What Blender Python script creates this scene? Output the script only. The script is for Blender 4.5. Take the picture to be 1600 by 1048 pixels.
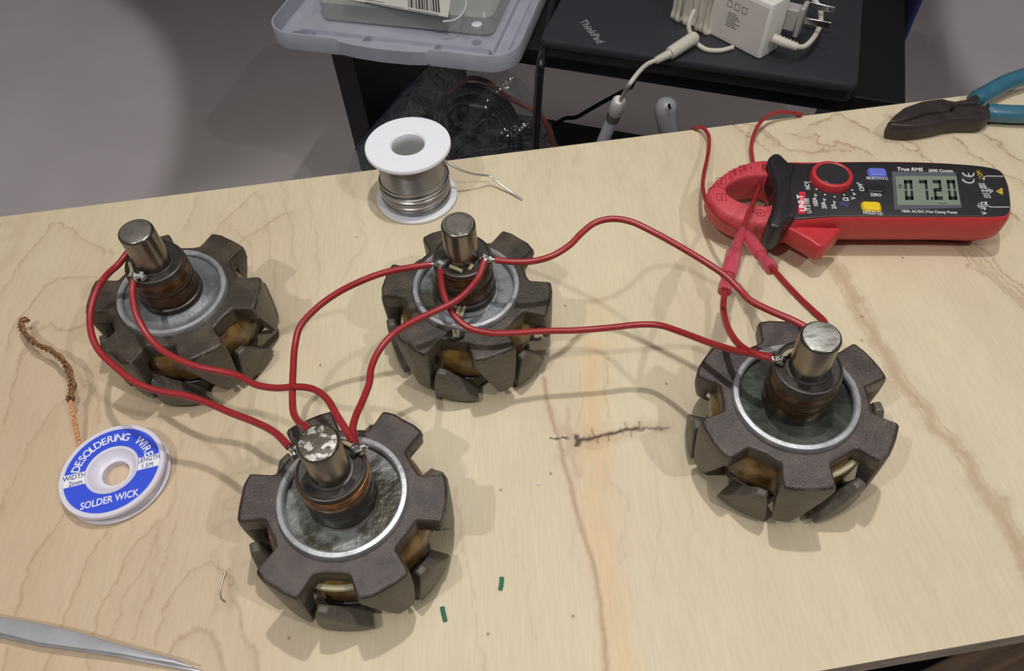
import bpy, bmesh, math, random
import numpy as np
from mathutils import Vector, Matrix
random.seed(7)
rng = np.random.default_rng(11)
PI = math.pi
S = bpy.context.scene
C = S.collection
for o in list(bpy.data.objects):
    bpy.data.objects.remove(o)

# ------------------------------------------------------------------ camera
TZ = 0.9                      # height of the work board's top
FZ = 0.38                      # floor level
CZ = 1.20775                  # camera height
F = 1120.72; PITCH = math.radians(53.2187); ROLL = math.radians(-3.2301)
cp, sp_ = math.cos(PITCH), math.sin(PITCH)
FW = np.array([0, cp, -sp_]); RT = np.array([1.0, 0, 0]); UP = np.cross(RT, FW)
cr_, sr_ = math.cos(ROLL), math.sin(ROLL)
CR = cr_ * RT + sr_ * UP; CU = -sr_ * RT + cr_ * UP
CO = np.array([0, 0, CZ])
cam_d = bpy.data.cameras.new('camera'); cam = bpy.data.objects.new('camera', cam_d); C.objects.link(cam)
cam_d.sensor_width = 36; cam_d.lens = F / 1600 * 36; cam_d.clip_start = 0.01; cam_d.clip_end = 30
cam.matrix_world = Matrix(((CR[0], CU[0], -FW[0], CO[0]), (CR[1], CU[1], -FW[1], CO[1]), (CR[2], CU[2], -FW[2], CO[2]), (0, 0, 0, 1)))
S.camera = cam

def ray(px, py):
    d = FW + (px - 800) / F * CR - (py - 524) / F * CU
    return d / np.linalg.norm(d)
def at(px, py, z):            # pixel -> point on the horizontal plane z
    d = ray(px, py)
    return CO + d * (z - CZ) / d[2]
def onp(px, py, n, dist):     # pixel -> point on the vertical plane n.x = dist
    d = ray(px, py)
    return CO + d * (dist - n @ CO[:2]) / (n @ d[:2])
def tb(px, py, mm):           # pixel -> point mm above the board
    return at(px, py, TZ + mm / 1000)

# ------------------------------------------------------------------ light and exposure
w = bpy.data.worlds.new('world'); S.world = w; w.use_nodes = True
w.node_tree.nodes['Background'].inputs[0].default_value = (1.0, 0.95, 0.90, 1)
w.node_tree.nodes['Background'].inputs[1].default_value = 0.07
def lamp(name, loc, power, rad, col):
    l = bpy.data.lights.new(name, 'POINT'); l.energy = power; l.shadow_soft_size = rad; l.color = col
    o = bpy.data.objects.new(name, l); C.objects.link(o); o.location = loc
    return o
def downlight(name, loc, power, rad, col, half, blend):
    l = bpy.data.lights.new(name, 'SPOT'); l.energy = power; l.shadow_soft_size = rad; l.color = col
    l.spot_size = math.radians(2 * half); l.spot_blend = blend
    o = bpy.data.objects.new(name, l); C.objects.link(o); o.location = loc
    return o
downlight('bench_downlight', (0.045, 0.30, TZ + 0.83), 9.6, 0.010, (1.0, 0.985, 0.96), 35, 0.2)
downlight('added_floor_spot', (-1.50, 1.00, 2.40), 38.0, 0.03, (1.0, 0.97, 0.95), 24.5, 0.06)  # unseen spot added to brighten the left floor; cone rim follows the shadow boundary
downlight('added_floor_spot', (1.75, 1.10, 2.40), 38.0, 0.03, (1.0, 0.97, 0.95), 23.5, 0.06)  # its unseen counterpart, added to brighten the floor on the right
lamp('ceiling_bulb', (-0.37, -0.13, TZ + 0.83), 6.9, 0.010, (1.0, 0.985, 0.96))
lamp('ceiling_bulb', (0.47, -0.16, TZ + 0.83), 7.0, 0.010, (1.0, 0.985, 0.96))
al = bpy.data.lights.new('ceiling_bounce_fill', 'AREA'); al.shape = 'SQUARE'; al.size = 1.6; al.energy = 1.6; al.color = (1.0, 0.95, 0.88)  # unseen area light added as soft fill, standing in for ceiling bounce
ao = bpy.data.objects.new('ceiling_bounce_fill', al); C.objects.link(ao); ao.location = (0.0, 0.35, 2.4); al.spread = math.radians(50)
S.view_settings.view_transform = 'Standard'; S.view_settings.look = 'None'
S.view_settings.gamma = 1; S.view_settings.use_curve_mapping = False
S.view_settings.exposure = 0.10

# ------------------------------------------------------------------ materials
def srgb(r, g, b):
    f = lambda c: ((c / 255 + 0.055) / 1.055) ** 2.4 if c > 10 else c / 255 / 12.92
    return (f(r), f(g), f(b), 1)
def mat(name, col, rough=0.5, metal=0.0, noise=None, bump=None, coat=0, alpha=1, trans=0, ior=None, sss=0, spec=None, emit=None):
    """noise=(colour2, scale, lo, hi[, stretch]); bump=(scale, strength)"""
    m = bpy.data.materials.new(name); m.use_nodes = True
    nt = m.node_tree; b = nt.nodes['Principled BSDF']
    b.inputs['Base Color'].default_value = col; b.inputs['Roughness'].default_value = rough
    b.inputs['Metallic'].default_value = metal; b.inputs['Coat Weight'].default_value = coat
    b.inputs['Alpha'].default_value = alpha; b.inputs['Transmission Weight'].default_value = trans
    if ior: b.inputs['IOR'].default_value = ior
    if spec is not None: b.inputs['Specular IOR Level'].default_value = spec
    if sss:
        b.inputs['Subsurface Weight'].default_value = sss; b.inputs['Subsurface Scale'].default_value = 0.004
    if noise or bump:
        tc = nt.nodes.new('ShaderNodeTexCoord')
    if noise:
        mp = nt.nodes.new('ShaderNodeMapping'); nt.links.new(tc.outputs['Object'], mp.inputs[0])
        if len(noise) > 4: mp.inputs['Scale'].default_value = noise[4]
        n = nt.nodes.new('ShaderNodeTexNoise'); n.inputs['Scale'].default_value = noise[1]; n.inputs['Detail'].default_value = 5
        nt.links.new(mp.outputs[0], n.inputs[0])
        r = nt.nodes.new('ShaderNodeMapRange'); r.inputs[1].default_value = noise[2]; r.inputs[2].default_value = noise[3]
        nt.links.new(n.outputs[0], r.inputs[0])
        mx = nt.nodes.new('ShaderNodeMix'); mx.data_type = 'RGBA'
        mx.inputs[6].default_value = col; mx.inputs[7].default_value = noise[0]
        nt.links.new(r.outputs[0], mx.inputs[0]); nt.links.new(mx.outputs[2], b.inputs['Base Color'])
    if bump:
        n = nt.nodes.new('ShaderNodeTexNoise'); n.inputs['Scale'].default_value = bump[0]; n.inputs['Detail'].default_value = 4
        nt.links.new(tc.outputs['Object'], n.inputs[0])
        bp = nt.nodes.new('ShaderNodeBump'); bp.inputs['Strength'].default_value = bump[1]; bp.inputs['Distance'].default_value = 0.001
        nt.links.new(n.outputs[0], bp.inputs['Height']); nt.links.new(bp.outputs[0], b.inputs['Normal'])
    return m
M = {}
M['lacquer'] = mat('lacquered_iron', srgb(52, 41, 39), 0.33, 0.0, (srgb(80, 65, 58), 120, 0.42, 0.72), (2300, 0.28), spec=0.6)
M['lacquer_brown'] = mat('lacquered_iron_brown', srgb(54, 46, 38), 0.40, 0.0, (srgb(84, 73, 60), 110, 0.45, 0.75), (1500, 0.25), spec=0.5)
M['claw_steel'] = mat('machined_claw_steel', srgb(104, 98, 90), 0.45, 0.15, (srgb(84, 78, 70), 120, 0.4, 0.7, (1, 1, 5)), (900, 0.10))
M['aluminium'] = mat('cast_aluminium', srgb(188, 189, 192), 0.34, 0.55, (srgb(150, 151, 153), 160, 0.4, 0.75), (500, 0.07))
M['aluminium_dull'] = mat('dull_cast_aluminium', srgb(120, 121, 124), 0.42, 0.35, (srgb(92, 93, 94), 120, 0.4, 0.7), (900, 0.2))
M['aluminium_gummy'] = mat('varnish_stained_aluminium', srgb(134, 136, 134), 0.28, 0.3, (srgb(62, 60, 46), 55, 0.44, 0.56), (260, 0.35))
M['aluminium_dark'] = mat('oily_aluminium', srgb(80, 84, 78), 0.26, 0.3, (srgb(42, 42, 36), 60, 0.42, 0.6), (240, 0.3))
M['aluminium_patch'] = mat('patchy_aluminium', srgb(140, 144, 150), 0.35, 0.35, (srgb(72, 70, 58), 38, 0.49, 0.56), (260, 0.25))
M['shaft'] = mat('ground_steel_shaft', srgb(142, 136, 128), 0.24, 0.9, (srgb(104, 98, 90), 60, 0.4, 0.7, (1, 1, 0.15)), (1200, 0.04))
M['shaft_end_worn'] = mat('paint_worn_shaft_end', srgb(196, 192, 184), 0.45, 0.2, (srgb(84, 78, 64), 330, 0.41, 0.49), (400, 0.5))
M['shaft_end_scratched'] = mat('scratched_shaft_end', srgb(176, 174, 168), 0.5, 0.4, (srgb(112, 108, 102), 160, 0.45, 0.7, (1, 2.5, 1)), (500, 0.3))
M['shaft_end_plain'] = mat('brushed_shaft_end', srgb(122, 117, 110), 0.42, 0.5, (srgb(104, 99, 90), 200, 0.4, 0.7), (600, 0.15))
M['phenolic'] = mat('black_phenolic', srgb(52, 46, 43), 0.38, 0, (srgb(66, 58, 52), 120, 0.4, 0.7), (500, 0.1))
M['copper_ring'] = mat('varnished_copper_ring', srgb(168, 112, 62), 0.25, 0.75, (srgb(118, 76, 40), 100, 0.4, 0.7, (1, 1, 6)))
M['copper_brown'] = mat('darkened_copper_ring', srgb(98, 70, 44), 0.25, 0.6, (srgb(74, 52, 34), 100, 0.4, 0.7, (1, 1, 8)))
M['hole_shade'] = mat('painted_hole_shade', srgb(16, 13, 12), 0.7)  # flat black pieces paint the shade inside slots and holes
M['coil_tape'] = mat('amber_coil_varnish', srgb(134, 106, 58), 0.32, 0, (srgb(84, 60, 32), 150, 0.38, 0.68), (350, 0.7), coat=0.3)
M['sleeve'] = mat('cream_sleeve', srgb(178, 170, 138), 0.45)
M['solder'] = mat('shiny_solder', srgb(205, 204, 202), 0.16, 1.0, None, (900, 0.8))
M['red_pvc'] = mat('red_pvc_insulation', srgb(158, 46, 50), 0.35, 0, (srgb(148, 40, 44), 60, 0.4, 0.7), spec=0.45)
M['pink_sleeve'] = mat('clear_pink_sleeve', srgb(214, 84, 104), 0.22, 0, alpha=0.72, spec=0.6)
M['red_case'] = mat('red_plastic_case', srgb(192, 54, 60), 0.4, 0, (srgb(186, 50, 56), 300, 0.4, 0.6), (2500, 0.05))
M['red_jaw'] = mat('textured_red_plastic', srgb(206, 76, 88), 0.5, 0, (srgb(196, 66, 78), 600, 0.4, 0.6), (2500, 0.25))
M['jaw_mark'] = mat('moulded_mark', srgb(150, 24, 36), 0.5)
M['black_plastic'] = mat('black_plastic', srgb(40, 38, 40), 0.36, 0, None, (3000, 0.05))
M['face_plastic'] = mat('charcoal_face_panel', srgb(47, 46, 49), 0.33, 0, None, (3500, 0.04))
M['white_print'] = mat('white_print', srgb(232, 232, 232), 0.5)
M['blue_print'] = mat('blue_print', srgb(84, 96, 170), 0.5)
M['yellow_print'] = mat('yellow_print', srgb(200, 176, 52), 0.5)
M['red_print'] = mat('red_print', srgb(206, 40, 62), 0.5)
M['button_blue'] = mat('blue_button', srgb(106, 116, 214), 0.4)
M['button_yellow'] = mat('yellow_button', srgb(236, 200, 40), 0.4)
M['lcd'] = mat('lcd_panel', srgb(128, 138, 124), 0.25, 0, spec=0.5)
M['lcd_segment'] = mat('lcd_segment', srgb(42, 46, 44), 0.4)
M['lcd_frame'] = mat('window_frame', srgb(92, 95, 100), 0.2)
M['white_plastic'] = mat('white_spool_plastic', srgb(236, 236, 244), 0.35, sss=0.15)
M['solder_wire'] = mat('tin_solder_wire', srgb(190, 189, 190), 0.30, 0.8)
M['wick_plastic'] = mat('milky_spool_plastic', srgb(222, 218, 232), 0.35, sss=0.2)
M['label_white'] = mat('label_white', srgb(238, 238, 244), 0.45)
M['label_blue'] = mat('label_blue', srgb(58, 86, 222), 0.4)
M['label_ink'] = mat('label_ink', srgb(62, 62, 128), 0.5)
M['braid'] = mat('bright_copper_braid', srgb(246, 190, 138), 0.35, 0.3, (srgb(214, 140, 88), 900, 0.4, 0.6), (1800, 0.8))
M['braid_used'] = mat('fluxed_brown_braid', srgb(160, 118, 82), 0.28, 0.3, (srgb(104, 70, 44), 500, 0.4, 0.65), (1000, 0.8))
M['tweezer'] = mat('satin_stainless', srgb(186, 186, 192), 0.38, 0.5, (srgb(170, 170, 176), 80, 0.4, 0.7), (2000, 0.03))
M['cutter_steel'] = mat('blackened_tool_steel', srgb(72, 64, 64), 0.42, 0.4, (srgb(58, 51, 49), 90, 0.4, 0.7), (800, 0.12))
M['teal_grip'] = mat('teal_dipped_grip', srgb(52, 104, 126), 0.32, 0, (srgb(62, 114, 134), 70, 0.4, 0.7), coat=0.3)
M['green_pvc'] = mat('green_insulation', srgb(20, 104, 78), 0.4)
M['bare_wire'] = mat('bare_wire', srgb(190, 178, 160), 0.3, 0.9)
M['black_wood'] = mat('black_laminate', srgb(17, 17, 19), 0.45, 0, (srgb(21, 20, 23), 40, 0.4, 0.7), (600, 0.05))
M['laptop_lid'] = mat('laptop_black_rubber', srgb(50, 50, 58), 0.55, 0, None, (4000, 0.1))
M['laptop_base'] = mat('laptop_black_plastic', srgb(24, 23, 26), 0.4)
M['silver_print'] = mat('silver_lettering', srgb(170, 170, 176), 0.35, 0.3)
M['charger_white'] = mat('charger_white_plastic', srgb(240, 236, 230), 0.42)
M['charger_label'] = mat('charger_label', srgb(240, 233, 224), 0.5)
M['grey_print'] = mat('grey_print', srgb(120, 116, 112), 0.5)
M['cord_ivory'] = mat('ivory_cord', srgb(216, 210, 196), 0.45)
M['plug_grey'] = mat('plug_grey', srgb(176, 172, 166), 0.5)
M['nickel'] = mat('nickel_prong', srgb(200, 200, 200), 0.25, 1.0)
M['grey_ring'] = mat('grey_ring', srgb(110, 104, 92), 0.5)
M['white_gloss'] = mat('white_gloss', srgb(226, 230, 240), 0.2)
M['bin_lid'] = mat('blue_grey_polypropylene', srgb(178, 181, 194), 0.38, 0, (srgb(168, 171, 184), 40, 0.4, 0.7))
M['clear_case'] = mat('cloudy_clear_plastic', srgb(196, 200, 194), 0.18, 0, alpha=0.5)
M['paper'] = mat('label_paper', srgb(216, 214, 208), 0.5)
M['black_print'] = mat('black_print', srgb(40, 38, 40), 0.5)
M['black_cable'] = mat('black_cable', srgb(34, 33, 37), 0.25, spec=0.7)
M['bag_film'] = bpy.data.materials.new('clear_bag_film'); M['bag_film'].use_nodes = True
def film(m):
    nt = m.node_tree; nt.nodes.remove(nt.nodes['Principled BSDF']); out = nt.nodes['Material Output']
    tr = nt.nodes.new('ShaderNodeBsdfTransparent'); tr.inputs[0].default_value = (0.93, 0.94, 0.95, 1)
    gl = nt.nodes.new('ShaderNodeBsdfGlossy'); gl.inputs['Color'].default_value = (0.9, 0.92, 0.95, 1); gl.inputs['Roughness'].default_value = 0.12
    df = nt.nodes.new('ShaderNodeBsdfDiffuse'); df.inputs[0].default_value = srgb(150, 156, 166)
    tc = nt.nodes.new('ShaderNodeTexCoord'); n = nt.nodes.new('ShaderNodeTexNoise'); n.inputs['Scale'].default_value = 32; n.inputs['Detail'].default_value = 3
    nt.links.new(tc.outputs['Object'], n.inputs[0])
    bp = nt.nodes.new('ShaderNodeBump'); bp.inputs['Strength'].default_value = 1.0; bp.inputs['Distance'].default_value = 0.012
    nt.links.new(n.outputs[0], bp.inputs['Height']); nt.links.new(bp.outputs[0], gl.inputs['Normal'])
    a = nt.nodes.new('ShaderNodeMixShader'); a.inputs[0].default_value = 0.10; nt.links.new(tr.outputs[0], a.inputs[1]); nt.links.new(gl.outputs[0], a.inputs[2])
    b = nt.nodes.new('ShaderNodeMixShader'); b.inputs[0].default_value = 0.05; nt.links.new(a.outputs[0], b.inputs[1]); nt.links.new(df.outputs[0], b.inputs[2])
    nt.links.new(b.outputs[0], out.inputs['Surface'])
film(M['bag_film'])
M['rust_cord'] = mat('rust_coloured_cord', srgb(120, 62, 40), 0.5)
M['grey_plug'] = mat('grey_translucent_plastic', srgb(158, 158, 163), 0.25)
M['navy_fabric'] = mat('navy_fabric', srgb(34, 38, 92), 0.8, 0, None, (1500, 0.3))
M['wall'] = mat('grey_wall_paint', srgb(158, 150, 151), 0.85, 0, (srgb(152, 144, 145), 6, 0.4, 0.6), (900, 0.04))
M['floor'] = mat('pale_grey_floor', srgb(200, 192, 195), 0.8, 0, (srgb(195, 187, 190), 6, 0.4, 0.6), (900, 0.04))
M['crate_wood'] = mat('dark_stained_wood', srgb(104, 80, 58), 0.55, 0, (srgb(72, 52, 38), 30, 0.35, 0.7, (1, 12, 12)))
M['table_leg'] = mat('pine_leg', srgb(170, 140, 100), 0.6, 0, (srgb(150, 118, 80), 30, 0.35, 0.7, (8, 8, 1)))
M['ply_edge'] = mat('plywood_edge', srgb(206, 188, 166), 0.7, 0, (srgb(160, 140, 118), 300, 0.4, 0.65, (0.1, 0.1, 1)))
M['lilac'] = mat('lilac_plastic', srgb(200, 184, 212), 0.4)

# ------------------------------------------------------------------ helpers
def obj(name, bm, m, parent=None, smooth=True, bevel=0, loc=None, angle=40, seg=2):
    me = bpy.data.meshes.new(name)
    bmesh.ops.recalc_face_normals(bm, faces=bm.faces)
    bm.to_mesh(me); bm.free()
    me.materials.append(m)
    o = bpy.data.objects.new(name, me); C.objects.link(o)
    if smooth:
        me.shade_smooth()
        try: me.set_sharp_from_angle(angle=math.radians(angle))
        except Exception: pass
    if bevel:
        b = o.modifiers.new('bevel', 'BEVEL'); b.width = bevel; b.segments = seg; b.limit_method = 'ANGLE'; b.angle_limit = math.radians(35)
    if parent: o.parent = parent
    if loc is not None: o.location = loc
    return o
def tag(o, label, cat, group=None):
    o['label'] = label; o['category'] = cat
    if group: o['group'] = group
    return o
def thing(name, label, cat, loc=(0, 0, 0), rotz=0, group=None):
    o = bpy.data.objects.new(name, None); C.objects.link(o); o.empty_display_size = 0.01
    o.location = loc; o.rotation_euler = (0, 0, rotz)
    return tag(o, label, cat, group)
def structure(o):
    o['kind'] = 'structure'; return o
def lathe(bm, prof, n=48, a0=0, axis=None, cap=True):
    rings = []
    for r, z in prof:
        if r < 1e-7:
            rings.append([bm.verts.new((0, 0, z))] * n)
        else:
            rings.append([bm.verts.new((r * math.cos(a0 + 2 * PI * i / n), r * math.sin(a0 + 2 * PI * i / n), z)) for i in range(n)])
    for a, b in zip(rings, rings[1:]):
        for i in range(n):
            j = (i + 1) % n
            vs = []
            for v in (a[i], a[j], b[j], b[i]):
                if v not in vs: vs.append(v)
            if len(vs) > 2: bm.faces.new(vs)
    if cap:
        for r in (rings[0], rings[-1]):
            if r[0] is not r[1]: bm.faces.new(r)
    return bm
def lat(prof, n=48): return lathe(bmesh.new(), prof, n)
def prism(bm, layers, M4=None, cap=(True, True)):
    """layers: list of (list of xy, z) with equal counts"""
    rings = [[bm.verts.new((p[0], p[1], z)) for p in pts] for pts, z in layers]
    n = len(rings[0])
    for a, b in zip(rings, rings[1:]):
        for i in range(n):
            j = (i + 1) % n
            bm.faces.new((a[i], a[j], b[j], b[i]))
    if cap[0]: bm.faces.new(rings[0][::-1])
    if cap[1]: bm.faces.new(rings[-1])
    return bm
def inset(pts, d):
    P = np.array(pts, float)
    area = 0.5 * np.sum(P[:, 0] * np.roll(P[:, 1], -1) - np.roll(P[:, 0], -1) * P[:, 1])
    sgn = 1 if area > 0 else -1
    e = np.roll(P, -1, 0) - P; e /= np.linalg.norm(e, axis=1)[:, None] + 1e-12
    nrm = np.stack([-e[:, 1], e[:, 0]], 1) * sgn
    nn = nrm + np.roll(nrm, 1, 0); nn /= np.linalg.norm(nn, axis=1)[:, None] + 1e-12
    return [tuple(p) for p in (P + nn * d)]
def catmull(pts, sub=8, closed=False):
    P = [np.array(p, float) for p in pts]; out = []
    n = len(P)
    for i in range(n if closed else n - 1):
        if closed: p0, p1, p2, p3 = P[(i - 1) % n], P[i], P[(i + 1) % n], P[(i + 2) % n]
        else:
            p1, p2 = P[i], P[i + 1]
            p0 = P[i - 1] if i > 0 else 2 * p1 - p2
            p3 = P[i + 2] if i + 2 < n else 2 * p2 - p1
        # centripetal-ish via chord lengths
        t0 = 0; t1 = np.linalg.norm(p1 - p0) ** 0.5 + 1e-9; t2 = t1 + np.linalg.norm(p2 - p1) ** 0.5 + 1e-9; t3 = t2 + np.linalg.norm(p3 - p2) ** 0.5 + 1e-9
        for k in range(sub):
            t = t1 + (t2 - t1) * k / sub
            a1 = (t1 - t) / (t1 - t0) * p0 + (t - t0) / (t1 - t0) * p1
            a2 = (t2 - t) / (t2 - t1) * p1 + (t - t1) / (t2 - t1) * p2
            a3 = (t3 - t) / (t3 - t2) * p2 + (t - t2) / (t3 - t2) * p3
            b1 = (t2 - t) / (t2 - t0) * a1 + (t - t0) / (t2 - t0) * a2
            b2 = (t3 - t) / (t3 - t1) * a2 + (t - t1) / (t3 - t1) * a3
            out.append((t2 - t) / (t2 - t1) * b1 + (t - t1) / (t2 - t1) * b2)
    if not closed: out.append(P[-1])
    return out
def tube(bm, pts, r, n=10, cap=True, flat=1.0, closed=False):
    P = [np.array(p, float) for p in pts]; N = len(P)
    R = r if hasattr(r, '__len__') else [r] * N
    T = []
    for i in range(N):
        if closed: d = P[(i + 1) % N] - P[(i - 1) % N]
        else: d = P[min(i + 1, N - 1)] - P[max(i - 1, 0)]
        T.append(d / (np.linalg.norm(d) + 1e-12))
    up = np.array([0, 0, 1.0]) if abs(T[0][2]) < 0.9 else np.array([1.0, 0, 0])
    u = np.cross(T[0], up); u /= np.linalg.norm(u)
    rings = []
    for i in range(N):
        u = u - T[i] * (u @ T[i]); u /= np.linalg.norm(u) + 1e-12
        v = np.cross(T[i], u)
        rings.append([bm.verts.new(P[i] + R[i] * (math.cos(2 * PI * k / n) * u + flat * math.sin(2 * PI * k / n) * v)) for k in range(n)])
    for a, b in list(zip(rings, rings[1:])) + ([(rings[-1], rings[0])] if closed else []):
        for k in range(n):
            j = (k + 1) % n
            bm.faces.new((a[k], a[j], b[j], b[k]))
    if cap and not closed:
        bm.faces.new(rings[0][::-1]); bm.faces.new(rings[-1])
    return bm
def box(bm, lo, hi, Mx=None):
    v = [bm.verts.new((x, y, z)) for x in (lo[0], hi[0]) for y in (lo[1], hi[1]) for z in (lo[2], hi[2])]
    for f in ((0, 1, 3, 2), (4, 6, 7, 5), (0, 4, 5, 1), (2, 3, 7, 6), (0, 2, 6, 4), (1, 5, 7, 3)):
        bm.faces.new([v[i] for i in f])
    if Mx is not None: bmesh.ops.transform(bm, matrix=Mx, verts=v)
    return bm
def bx(lo, hi): return box(bmesh.new(), lo, hi)
def rrect(x0, y0, x1, y1, r, n=5):
    pts = []
    for cx, cy, a in ((x1 - r, y1 - r, 0), (x0 + r, y1 - r, 90), (x0 + r, y0 + r, 180), (x1 - r, y0 + r, 270)):
        for k in range(n + 1):
            t = math.radians(a + 90 * k / n); pts.append((cx + r * math.cos(t), cy + r * math.sin(t)))
    return pts
def blob(bm, c, r, seed=0, k=0.35, sub=2, sc=(1, 1, 1)):
    ret = bmesh.ops.create_icosphere(bm, subdivisions=sub, radius=1)
    rr = random.Random(seed); ph = [rr.uniform(0, 6) for _ in range(6)]
    for v in ret['verts']:
        d = v.co.normalized()
        q = 1 + k * (math.sin(3 * d.x + ph[0]) * math.sin(4 * d.y + ph[1]) + 0.6 * math.sin(7 * d.z + ph[2]) * math.sin(6 * d.x + ph[3]))
        v.co = Vector((c[0] + d.x * r * q * sc[0], c[1] + d.y * r * q * sc[1], c[2] + d.z * r * q * sc[2]))
    return bm
def text(bm, s, size, Mx, bold=0.0, shear=0, sx=1.0, depth=0.00006, align='CENTER', w=None):
    cu = bpy.data.curves.new('t', 'FONT'); cu.body = s; cu.size = size; cu.align_x = align; cu.align_y = 'CENTER'
    cu.offset = bold * size; cu.extrude = depth; cu.shear = shear; cu.resolution_u = 3
    o = bpy.data.objects.new('t', cu); C.objects.link(o)
    dg = bpy.context.evaluated_depsgraph_get(); dg.update()
    me = bpy.data.meshes.new_from_object(o.evaluated_get(dg))
    if w:
        xs = [v.co.x for v in me.vertices]; sx = w / (max(xs) - min(xs)); xm = (max(xs) + min(xs)) / 2
        me.transform(Matrix.Translation((-xm, 0, 0)))
    me.transform(Mx @ Matrix.Diagonal((sx, 1, 1, 1)))
    bm.from_mesh(me)
    bpy.data.objects.remove(o); bpy.data.meshes.remove(me); bpy.data.curves.remove(cu)
    return bm
def TR(x, y, z, rot=0): return Matrix.Translation((x, y, z)) @ Matrix.Rotation(rot, 4, 'Z')

# ------------------------------------------------------------------ room
def quad(name, pts, m):
    bm = bmesh.new(); bm.faces.new([bm.verts.new(p) for p in pts]); return structure(obj(name, bm, m, smooth=False))
quad('floor', [(-4, -1.5, FZ), (4, -1.5, FZ), (4, 3.4, FZ), (-4, 3.4, FZ)], M['floor'])
bm = bx((-4, 3.4, FZ), (4, 3.46, 2.6)); structure(obj('wall_back', bm, M['wall'], smooth=False))

# ------------------------------------------------------------------ work table with plywood top
BA = math.radians(6.03); BU = np.array([math.cos(BA), math.sin(BA)]); BV = np.array([-BU[1], BU[0]])
near = at(1450, 1018, TZ)[:2] @ BV; rear = at(760, 243.3, TZ)[:2] @ BV
table = thing('plywood_board', 'pale maple plywood work board carrying the rotors and tools', 'board', (0, 0, 0))
def smooth_noise(X, Y, cell, seed):
    r = np.random.default_rng(seed); G = r.random((256, 256))
    x = X / cell + 50; y = Y / cell + 50
    xi = np.floor(x).astype(int); yi = np.floor(y).astype(int); fx = x - xi; fy = y - yi
    fx = fx * fx * (3 - 2 * fx); fy = fy * fy * (3 - 2 * fy); xi %= 255; yi %= 255
    return (G[xi, yi] * (1 - fx) * (1 - fy) + G[xi + 1, yi] * fx * (1 - fy) + G[xi, yi + 1] * (1 - fx) * fy + G[xi + 1, yi + 1] * fx * fy)
def build_top():
    u0, u1 = -0.40, 0.46; du = 0.00052
    nu = int((u1 - u0) / du); nv = int((rear - near) / du)
    us = np.linspace(u0, u1, nu); vs = np.linspace(near, rear, nv)
    UU, VV = np.meshgrid(us, vs, indexing='ij')
    X = UU * BU[0] + VV * BV[0]; Y = UU * BU[1] + VV * BV[1]
    # base colours of the wood; darker left partly light falloff put into the colour
    col = np.empty((nu, nv, 3)); base = np.array(srgb(212, 196, 168)[:3]); pink = np.array(srgb(199, 174, 146)[:3]); pale = np.array(srgb(217, 204, 174)[:3])
    nz = 0.6 * smooth_noise(UU, VV * 0.35, 0.035, 1) + 0.4 * smooth_noise(UU, VV * 0.35, 0.012, 2)
    t = np.clip((nz - 0.35) / 0.4, 0, 1)[..., None]
    col[:] = base * (1 - t) + pale * t
    lf = (np.clip((-0.03 - UU) / 0.17, 0, 1) * (1 - 0.65 * np.clip((VV - near) / (rear - near) * 2.2 - 1.1, 0, 1)))[..., None]
    col[:] = col * (1 - 0.85 * lf) + pink * 0.85 * lf
    # growth lines as level sets of a stretched field
    fld = UU * 1.0 + 0.055 * smooth_noise(UU, VV * 0.5, 0.07, 3) + 0.02 * smooth_noise(UU, VV * 0.5, 0.02, 4) + 0.006 * smooth_noise(UU, VV, 0.006, 9)
    ph = (fld / 0.021) % 1.0
    ln = np.exp(-((ph - 0.5) / 0.05) ** 2) + 0.35 * np.clip(ph - 0.2, 0, 0.3) / 0.3 * (ph < 0.5)
    mask = np.clip((smooth_noise(UU, VV, 0.06, 5) - 0.45) / 0.3, 0, 1) * np.clip(0.42 - UU * 1.6, 0.10, 0.5)
    dark = 0.22 * ln * mask
    # fine ray flecks
    fl = smooth_noise(UU, VV * 0.12, 0.0016, 6); dark += 0.05 * (fl - 0.5)
    brown = np.zeros_like(dark); orange = np.zeros_like(dark); black = np.zeros_like(dark)
    jit = 0.0011 * (smooth_noise(UU, VV, 0.004, 7) - 0.5) + 0.0022 * (smooth_noise(UU, VV, 0.010, 8) - 0.5) + 0.0008 * (smooth_noise(UU, VV, 0.0014, 28) - 0.5)
    jit2 = 0.0011 * (smooth_noise(UU, VV, 0.004, 17) - 0.5) + 0.0022 * (smooth_noise(UU, VV, 0.010, 18) - 0.5) + 0.0008 * (smooth_noise(UU, VV, 0.0014, 38) - 0.5)
    def dist(pxs, o=(0, 0), s=1.0, wob=1.0):
        P = np.array([at(o[0] + s * p[0], o[1] + s * p[1], TZ)[:2] for p in pxs])
        lo = P.min(0) - 0.03; hi = P.max(0) + 0.03
        Pu = P @ BU; Pv = P @ BV
        iu0, iu1 = np.searchsorted(us, [Pu.min() - 0.03, Pu.max() + 0.03]); iv0, iv1 = np.searchsorted(vs, [Pv.min() - 0.03, Pv.max() + 0.03])
        sl = (slice(iu0, iu1), slice(iv0, iv1))
        xx = UU[sl] + jit[sl] * wob; yy = VV[sl] + jit2[sl] * wob
        D = np.full(xx.shape, 1.0); SG = np.zeros(xx.shape)
        for k in range(len(P) - 1):
            ax, ay, bx_, by = Pu[k], Pv[k], Pu[k + 1], Pv[k + 1]
            ex, ey = bx_ - ax, by - ay; L2 = ex * ex + ey * ey + 1e-12
            tt = np.clip(((xx - ax) * ex + (yy - ay) * ey) / L2, 0, 1)
            d = np.hypot(xx - ax - tt * ex, yy - ay - tt * ey); m_ = d < D
            D = np.where(m_, d, D); SG = np.where(m_, np.sign((xx - ax) * ey - (yy - ay) * ex), SG)
        return sl, D, SG
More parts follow.
